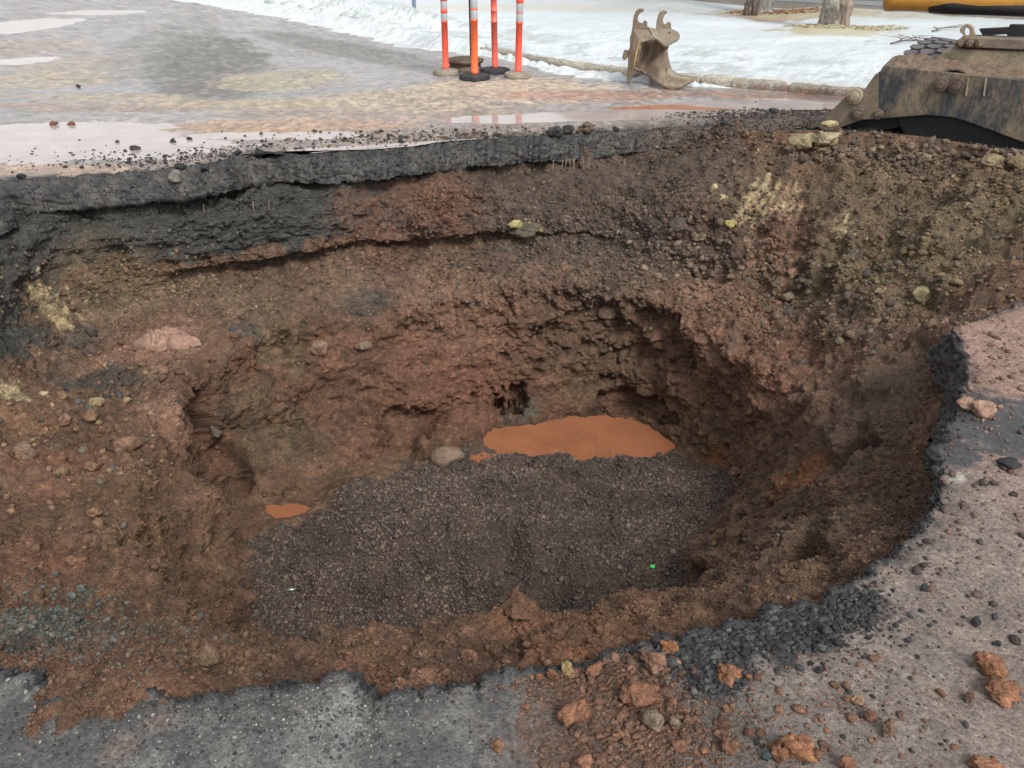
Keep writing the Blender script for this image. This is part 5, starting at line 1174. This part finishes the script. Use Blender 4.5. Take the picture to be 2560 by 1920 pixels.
bm = bmesh.new(); prism(bm, [hp(-.4, -.5, 2.65), hp(-.4, 3.5, 4.3), hp(-.4, 7.5, 2.65)], tuple(np.array([*(hd*(Hl + .8)), 0]))); bm_obj('roof', bm, M_ROOF, root)

# ---------------------------------------------------------------- TREES
def lawn_z(x, y):
    d = (L[:, 0]-x)**2 + (L[:, 1]-y)**2; return L[np.argmin(d), 2]
def trunk_mesh(c, prof, mat, name, parent, lean=(0, 0), seed=1, seg=64, furrow=.022, sq=1.0):
    V = []; nz_ = 90; zs_ = np.linspace(0, prof[-1][0], nz_)
    for z in zs_:
        r = np.interp(z, [p[0] for p in prof], [p[1] for p in prof])
        a = np.linspace(0, 2*math.pi, seg, endpoint=False)
        fl_ = 1 + .18*np.exp(-z/.18)*np.cos(a*5 + seed) + .05*np.cos(a*3 + seed*2 + z)
        V.append(np.stack([c[0] + lean[0]*z + r*fl_*np.cos(a), c[1] + lean[1]*z + r*fl_*np.sin(a)*sq, c[2] - .08 + z + 0*a], -1))
    V = np.array(V); X = V.reshape(-1, 3); cen = np.array([c[0], c[1], 0]); n = X - cen; n[:, 2] = 0; n /= np.linalg.norm(n, axis=1, keepdims=True) + 1e-9
    X = X + n*(furrow*ridged(X*np.array([1, 1, .3]), 8, 3, seed) + .012*fbm(X, 30, 3, seed + 3))[:, None]
    o = mesh_np(name, X, grid_faces(nz_, seg), mat, True); o.parent = parent; o.matrix_parent_inverse = Matrix.Translation(-Vector(parent.location)); return o
def branches(c, z0, r0, parent, seed, mat):
    rd = random.Random(seed); bm = bmesh.new()
    def grow(p, d, r, ln, lev):
        pts = [p]; q = p.copy(); dd_ = d.copy()
        for k in range(5):
            dd_ = dd_ + np.array([rd.uniform(-.18, .18), rd.uniform(-.18, .18), rd.uniform(-.05, .16)]); dd_ /= np.linalg.norm(dd_); q = q + dd_*ln/5; pts.append(q)
        tube(bm, pts, [r*(1 - .11*k) for k in range(6)], 7 if lev < 2 else 4, False)
        if lev < 4:
            for k in range(3 if lev < 3 else 2):
                i = rd.randint(2, 5); nd = dd_ + np.array([rd.uniform(-.8, .8), rd.uniform(-.8, .8), rd.uniform(-.1, .5)]); nd /= np.linalg.norm(nd); grow(pts[i], nd, r*.55, ln*.72, lev + 1)
    for k in range(4):
        a = k*1.6 + rd.random(); grow(np.array([c[0], c[1], z0]), np.array([math.cos(a)*.55, math.sin(a)*.55, .8]), r0*.6, 2.0, 0)
    o = bm_obj('crown', bm, mat, parent, True); return o
c1 = at(2080, 68, .15); c1[2] = lawn_z(c1[0], c1[1])
root = empty('tree', c1); tag(root, 'thick split tree trunk, grey bark left and bare wood right, on the snowy lawn', 'tree')
trunk_mesh(c1 + np.array([-.09, 0, 0]), [(0, .23), (.12, .165), (.35, .14), (1.0, .13), (2.6, .12), (3.4, .08)], M_BARK, 'trunk', root, (.02, 0), 3)
trunk_mesh(c1 + np.array([.13, -.04, 0]), [(0, .13), (.2, .10), (.5, .095), (1.2, .09), (2.6, .07), (3.0, .04)], M_WOOD, 'dead_trunk', root, (.07, 0), 8, furrow=.03)
branches(c1, c1[2] + 3.0, .12, root, 3, M_TWIG)
c2 = at(1908, 27, .15); c2[2] = lawn_z(c2[0], c2[1])
root = empty('tree', c2); tag(root, 'grey lichened tree trunk nearer the house with red leaves at its foot', 'tree')
trunk_mesh(c2, [(0, .28), (.15, .20), (.4, .17), (1.0, .16), (2.6, .14), (3.4, .1)], M_BARK, 'trunk', root, (.01, 0), 5)
branches(c2, c2[2] + 3.0, .16, root, 8, M_TWIG)
# cut-back shrub left of the far tree
cs = at(1872, 36, .15); cs[2] = lawn_z(cs[0], cs[1]); root = empty('shrub', cs); tag(root, 'cut back shrub of bare brown stubs beside the farther tree', 'shrub')
rd = random.Random(4)
for k in range(9):
    bm = bmesh.new(); x0 = rd.uniform(-.14, .16); y0 = rd.uniform(-.12, .12); h_ = rd.uniform(.18, .36); lx = rd.uniform(-.1, .1)
    tube(bm, [cs + np.array([x0, y0, -.05]), cs + np.array([x0 + lx*.5, y0, h_*.5]), cs + np.array([x0 + lx, y0, h_])], [.035, .028, .022], 7); bm_obj('stem', bm, M_TWIG, root)
# leaf litter round the trees (stuff)
def litter(name, c, rx, ry, n, pal, label, seed, size=.03):
    g = np.random.default_rng(seed); a = g.uniform(0, 2*math.pi, n); r = np.sqrt(g.uniform(0.02, 1, n)); V, F, Cc = [], [], []
    for k in range(n):
        x = c[0] + rx*r[k]*math.cos(a[k]); y = c[1] + ry*r[k]*math.sin(a[k]); z = .15
        R = Matrix.Rotation(g.uniform(0, 6.28), 3, 'Z') @ Matrix.Rotation(g.uniform(-.9, .9), 3, 'X'); s = size*g.uniform(.5, 1.4)
        V += [np.array(R @ Vector(q)) + (x, y, z) for q in ((-s, 0, 0), (0, -s*.35, 0), (s, 0, .2*s), (0, s*.35, 0))]; F.append((4*k, 4*k+1, 4*k+2, 4*k+3)); Cc += [np.array(pal[g.integers(len(pal))])*g.uniform(.7, 1.3)]*4
    V = np.array(V)
    cc_ = V[::4]; near_ = (np.abs(L[:, 0]-c[0]) < rx+1) & (np.abs(L[:, 1]-c[1]) < ry+1); LL = L[near_]
    for k in range(n):
        j = np.argmin((LL[:, 0]-cc_[k, 0])**2 + (LL[:, 1]-cc_[k, 1])**2); V[4*k:4*k+4, 2] += LL[j, 2] - .15 + .015
    o = mesh_np(name, V, np.array(F), m_stone, False, np.array(Cc)); tag(o, label, 'leaves', None, 'stuff')
litter('dead_leaves', c2 + np.array([.25, -.15, 0]), 1.1, .55, 800, [(.26,.09,.06),(.34,.17,.09),(.40,.27,.14)], 'red and tan dead leaves round the foot of the farther tree', 5, .04)
litter('dead_grass', c1 + np.array([.2, -.1, 0]), 1.15, .6, 1300, [(.42,.35,.2),(.36,.31,.17),(.48,.43,.3)], 'dry straw coloured grass ring round the split tree', 6, .03)
# fallen twigs on the snow
def twig(px, py, label, seed, sc=1.0, grp='fallen twigs on the snow'):
    c = at(px, py, .15); c[2] = lawn_z(c[0], c[1]) + .02; rd = random.Random(seed); bm = bmesh.new()
    def g_(p, a, ln, r, lev):
        pts = [p]; q = p.copy()
        for k in range(5): a += rd.uniform(-.3, .3); q = q + np.array([math.cos(a), math.sin(a), rd.uniform(-.02, .08)])*ln/5; q[2] = max(q[2], c[2] - .01); pts.append(q)
        tube(bm, pts, [r*(1 - .13*k) for k in range(6)], 5, False)
        if lev < 2:
            for k in (2, 3, 4): g_(pts[k], a + rd.choice((-1, 1))*rd.uniform(.4, .9), ln*.55, r*.6, lev + 1)
    g_(c, rd.uniform(.5, 1.1), .75*sc, .012*sc, 0); o = bm_obj('twig', bm, M_TWIG); tag(o, label, 'twig', grp)
twig(2226, 115, 'long forked twig lying on the snow right of the split tree', 3, 1.2)
twig(2330, 80, 'low sprawling twig on the snow behind the tyre', 9, 1.1)
twig(2240, 108, 'fine curled twig on the snow just above the tyre', 12, .9)
twig(2165, 112, 'tiny dark twig sticking out of the snow below the split tree', 21, .25)
# poles
def pole(px, py, r, h, mat, label, grp=None):
    c = at(px, py, .12); bm = bmesh.new(); tube(bm, [c + np.array([0, 0, -.1]), c + np.array([0, 0, h*.5]), c + np.array([0, 0, h])], r, 14); root = empty('sign_post', c); bm_obj('pole', bm, mat, root, True)
    bm = bmesh.new(); box(bm, -.28, .28, -.022, -.012 - r*0, h - .65, h - .05, None, c + np.array([0, -r, 0])); bm_obj('sign_plate', bm, M_TRIM, root, False, .01); tag(root, label, 'sign post', grp)
pole(1036, 31, .045, 2.6, M_POLE2, 'pale blue sign pole standing in the snow far left of the posts')
pole(1178, 126, .022, 2.4, M_POLE, 'thin dark blue pole in the snow right behind the nearest orange post')

# ---------------------------------------------------------------- SMALL THINGS IN THE PIT
p, n = on_surf(420, 862); nr_, na_ = 44, 140; A_r = np.linspace(0.001, 1, nr_); A_a = np.linspace(0, 2*math.pi, na_, endpoint=False)
rr3, aa3 = np.meshgrid(A_r, A_a, indexing='ij'); ol = 1 + .16*np.cos(aa3*3 + 1) + .10*np.cos(aa3*7) + .06*np.cos(aa3*13 + 2)
V = np.stack([.21*rr3*ol*np.cos(aa3), .13*rr3*ol*np.sin(aa3), 0*rr3], -1).reshape(-1, 3); fo_ = 1 - rr3.reshape(-1)**2
V[:, 2] = .02 + .060*np.sqrt(np.clip(fo_, 0, 1)) + (.25 + .75*np.clip(fo_*2, 0, 1))*(.022*ridged(V*np.array([.8, 1.5, 1]), 9, 2, 71) + .012*ridged(V*np.array([1.4, .8, 1]), 22, 2, 75))
V[:, 2] -= .02*(rr3.reshape(-1) > .97)
rag = mesh_np('muddy_rag', V, grid_faces(nr_, na_), soil_mat('muddy_cloth', (.6,.85), .0015, .0008, 60, .1, .3), True, np.tile((.25,.155,.115), (len(V), 1))*(1 + .25*fbm(V, 12, 2, 3))[:, None]); rag.location = p
tag(rag, 'crumpled pinkish muddy rag lying on the left of the back bench', 'rag')
p, n = on_surf(728, 1484); bm = bmesh.new(); root = empty('bolt', p); tag(root, 'shiny metal bolt lying on the gravel at the left of the pit floor', 'bolt')
tube(bm, [p + np.array([-.045, 0, .022]), p + np.array([.03, .012, .024])], .0085, 10); m_ = dirty('bright_steel', (.5,.55,.52), (.35,.38,.36), 30, .4, .6, .3, .8, .0003); bm_obj('shank', bm, m_, root, True)
bm = bmesh.new(); tube(bm, [p + np.array([.03, .012, .024]), p + np.array([.05, .015, .025])], .016, 6); bm_obj('head', bm, M_BLACK, root)
p, n = on_surf(1629, 1421); V, F = rock_shape(2, 5, .1, 77, (1, .7, .6), .2); V = V*.016
gb = mesh_np('green_plastic_scrap', V, F, soil_mat('green_plastic', (.3,.4), .0003, .0002, 60, .1, .5), True, np.tile((.05,.75,.15), (len(V), 1))); gb.location = p + np.array([0, 0, .015]); tag(gb, 'tiny bright green plastic scrap at the edge of the gravel, lower right', 'plastic')
# roots hanging under the slab
M_ROOT = dirty('pale_root', (.30,.22,.16), (.22,.16,.12), 9, .4, .6, .8); rd = random.Random(8)
for k, (px, py, ln) in enumerate([(1382,402,.10),(1408,403,.07),(1414,403,.08),(1424,402,.13),(1432,402,.11),(1436,402,.09),(1456,401,.08),(1470,400,.10),(1473,400,.12),(1558,400,.06),(909,630,.12),(940,632,.12),(680,502,.08),(640,505,.07),(517,510,.07)]):
    p, n = on_surf(px, py); p = p + np.array([0, -.06, 0]); bm = bmesh.new()
    tube(bm, [p + np.array([0, 0, .03]), p + np.array([rd.uniform(-.01, .01), -.01, -ln*.5]), p + np.array([rd.uniform(-.015, .015), -.01, -ln])], [.0045, .003, .002], 5)
    o = bm_obj('root', bm, M_ROOT); side = 'under the slab at far centre' if k < 10 else ('under the clay shelf' if k < 12 else 'under the slab at far left')
    tag(o, 'thin pale root hanging ' + side, 'root', 'thin roots ' + side)
# sky backdrop is the world itself

g = np.random.default_rng(6); V, F, Cc = [], [], []
for k in range(70):
    x = pc[0] + g.uniform(-.55, .6); y = pc[1] + g.uniform(-.28, .3); r_ = g.uniform(.002, .0065); a0 = len(V)
    V += [(x + r_*math.cos(q*math.pi/3), y + r_*.8*math.sin(q*math.pi/3), -2.0535) for q in range(6)]; F.append([a0, a0+1, a0+2, a0+3]); F.append([a0, a0+3, a0+4, a0+5]); Cc += [(.42, .28, .17)]*6
o = mesh_np('foam_flecks', V, F, m_stone, False, np.array(Cc)); tag(o, 'tiny pale flecks floating on the muddy pool', 'foam', None, 'stuff')
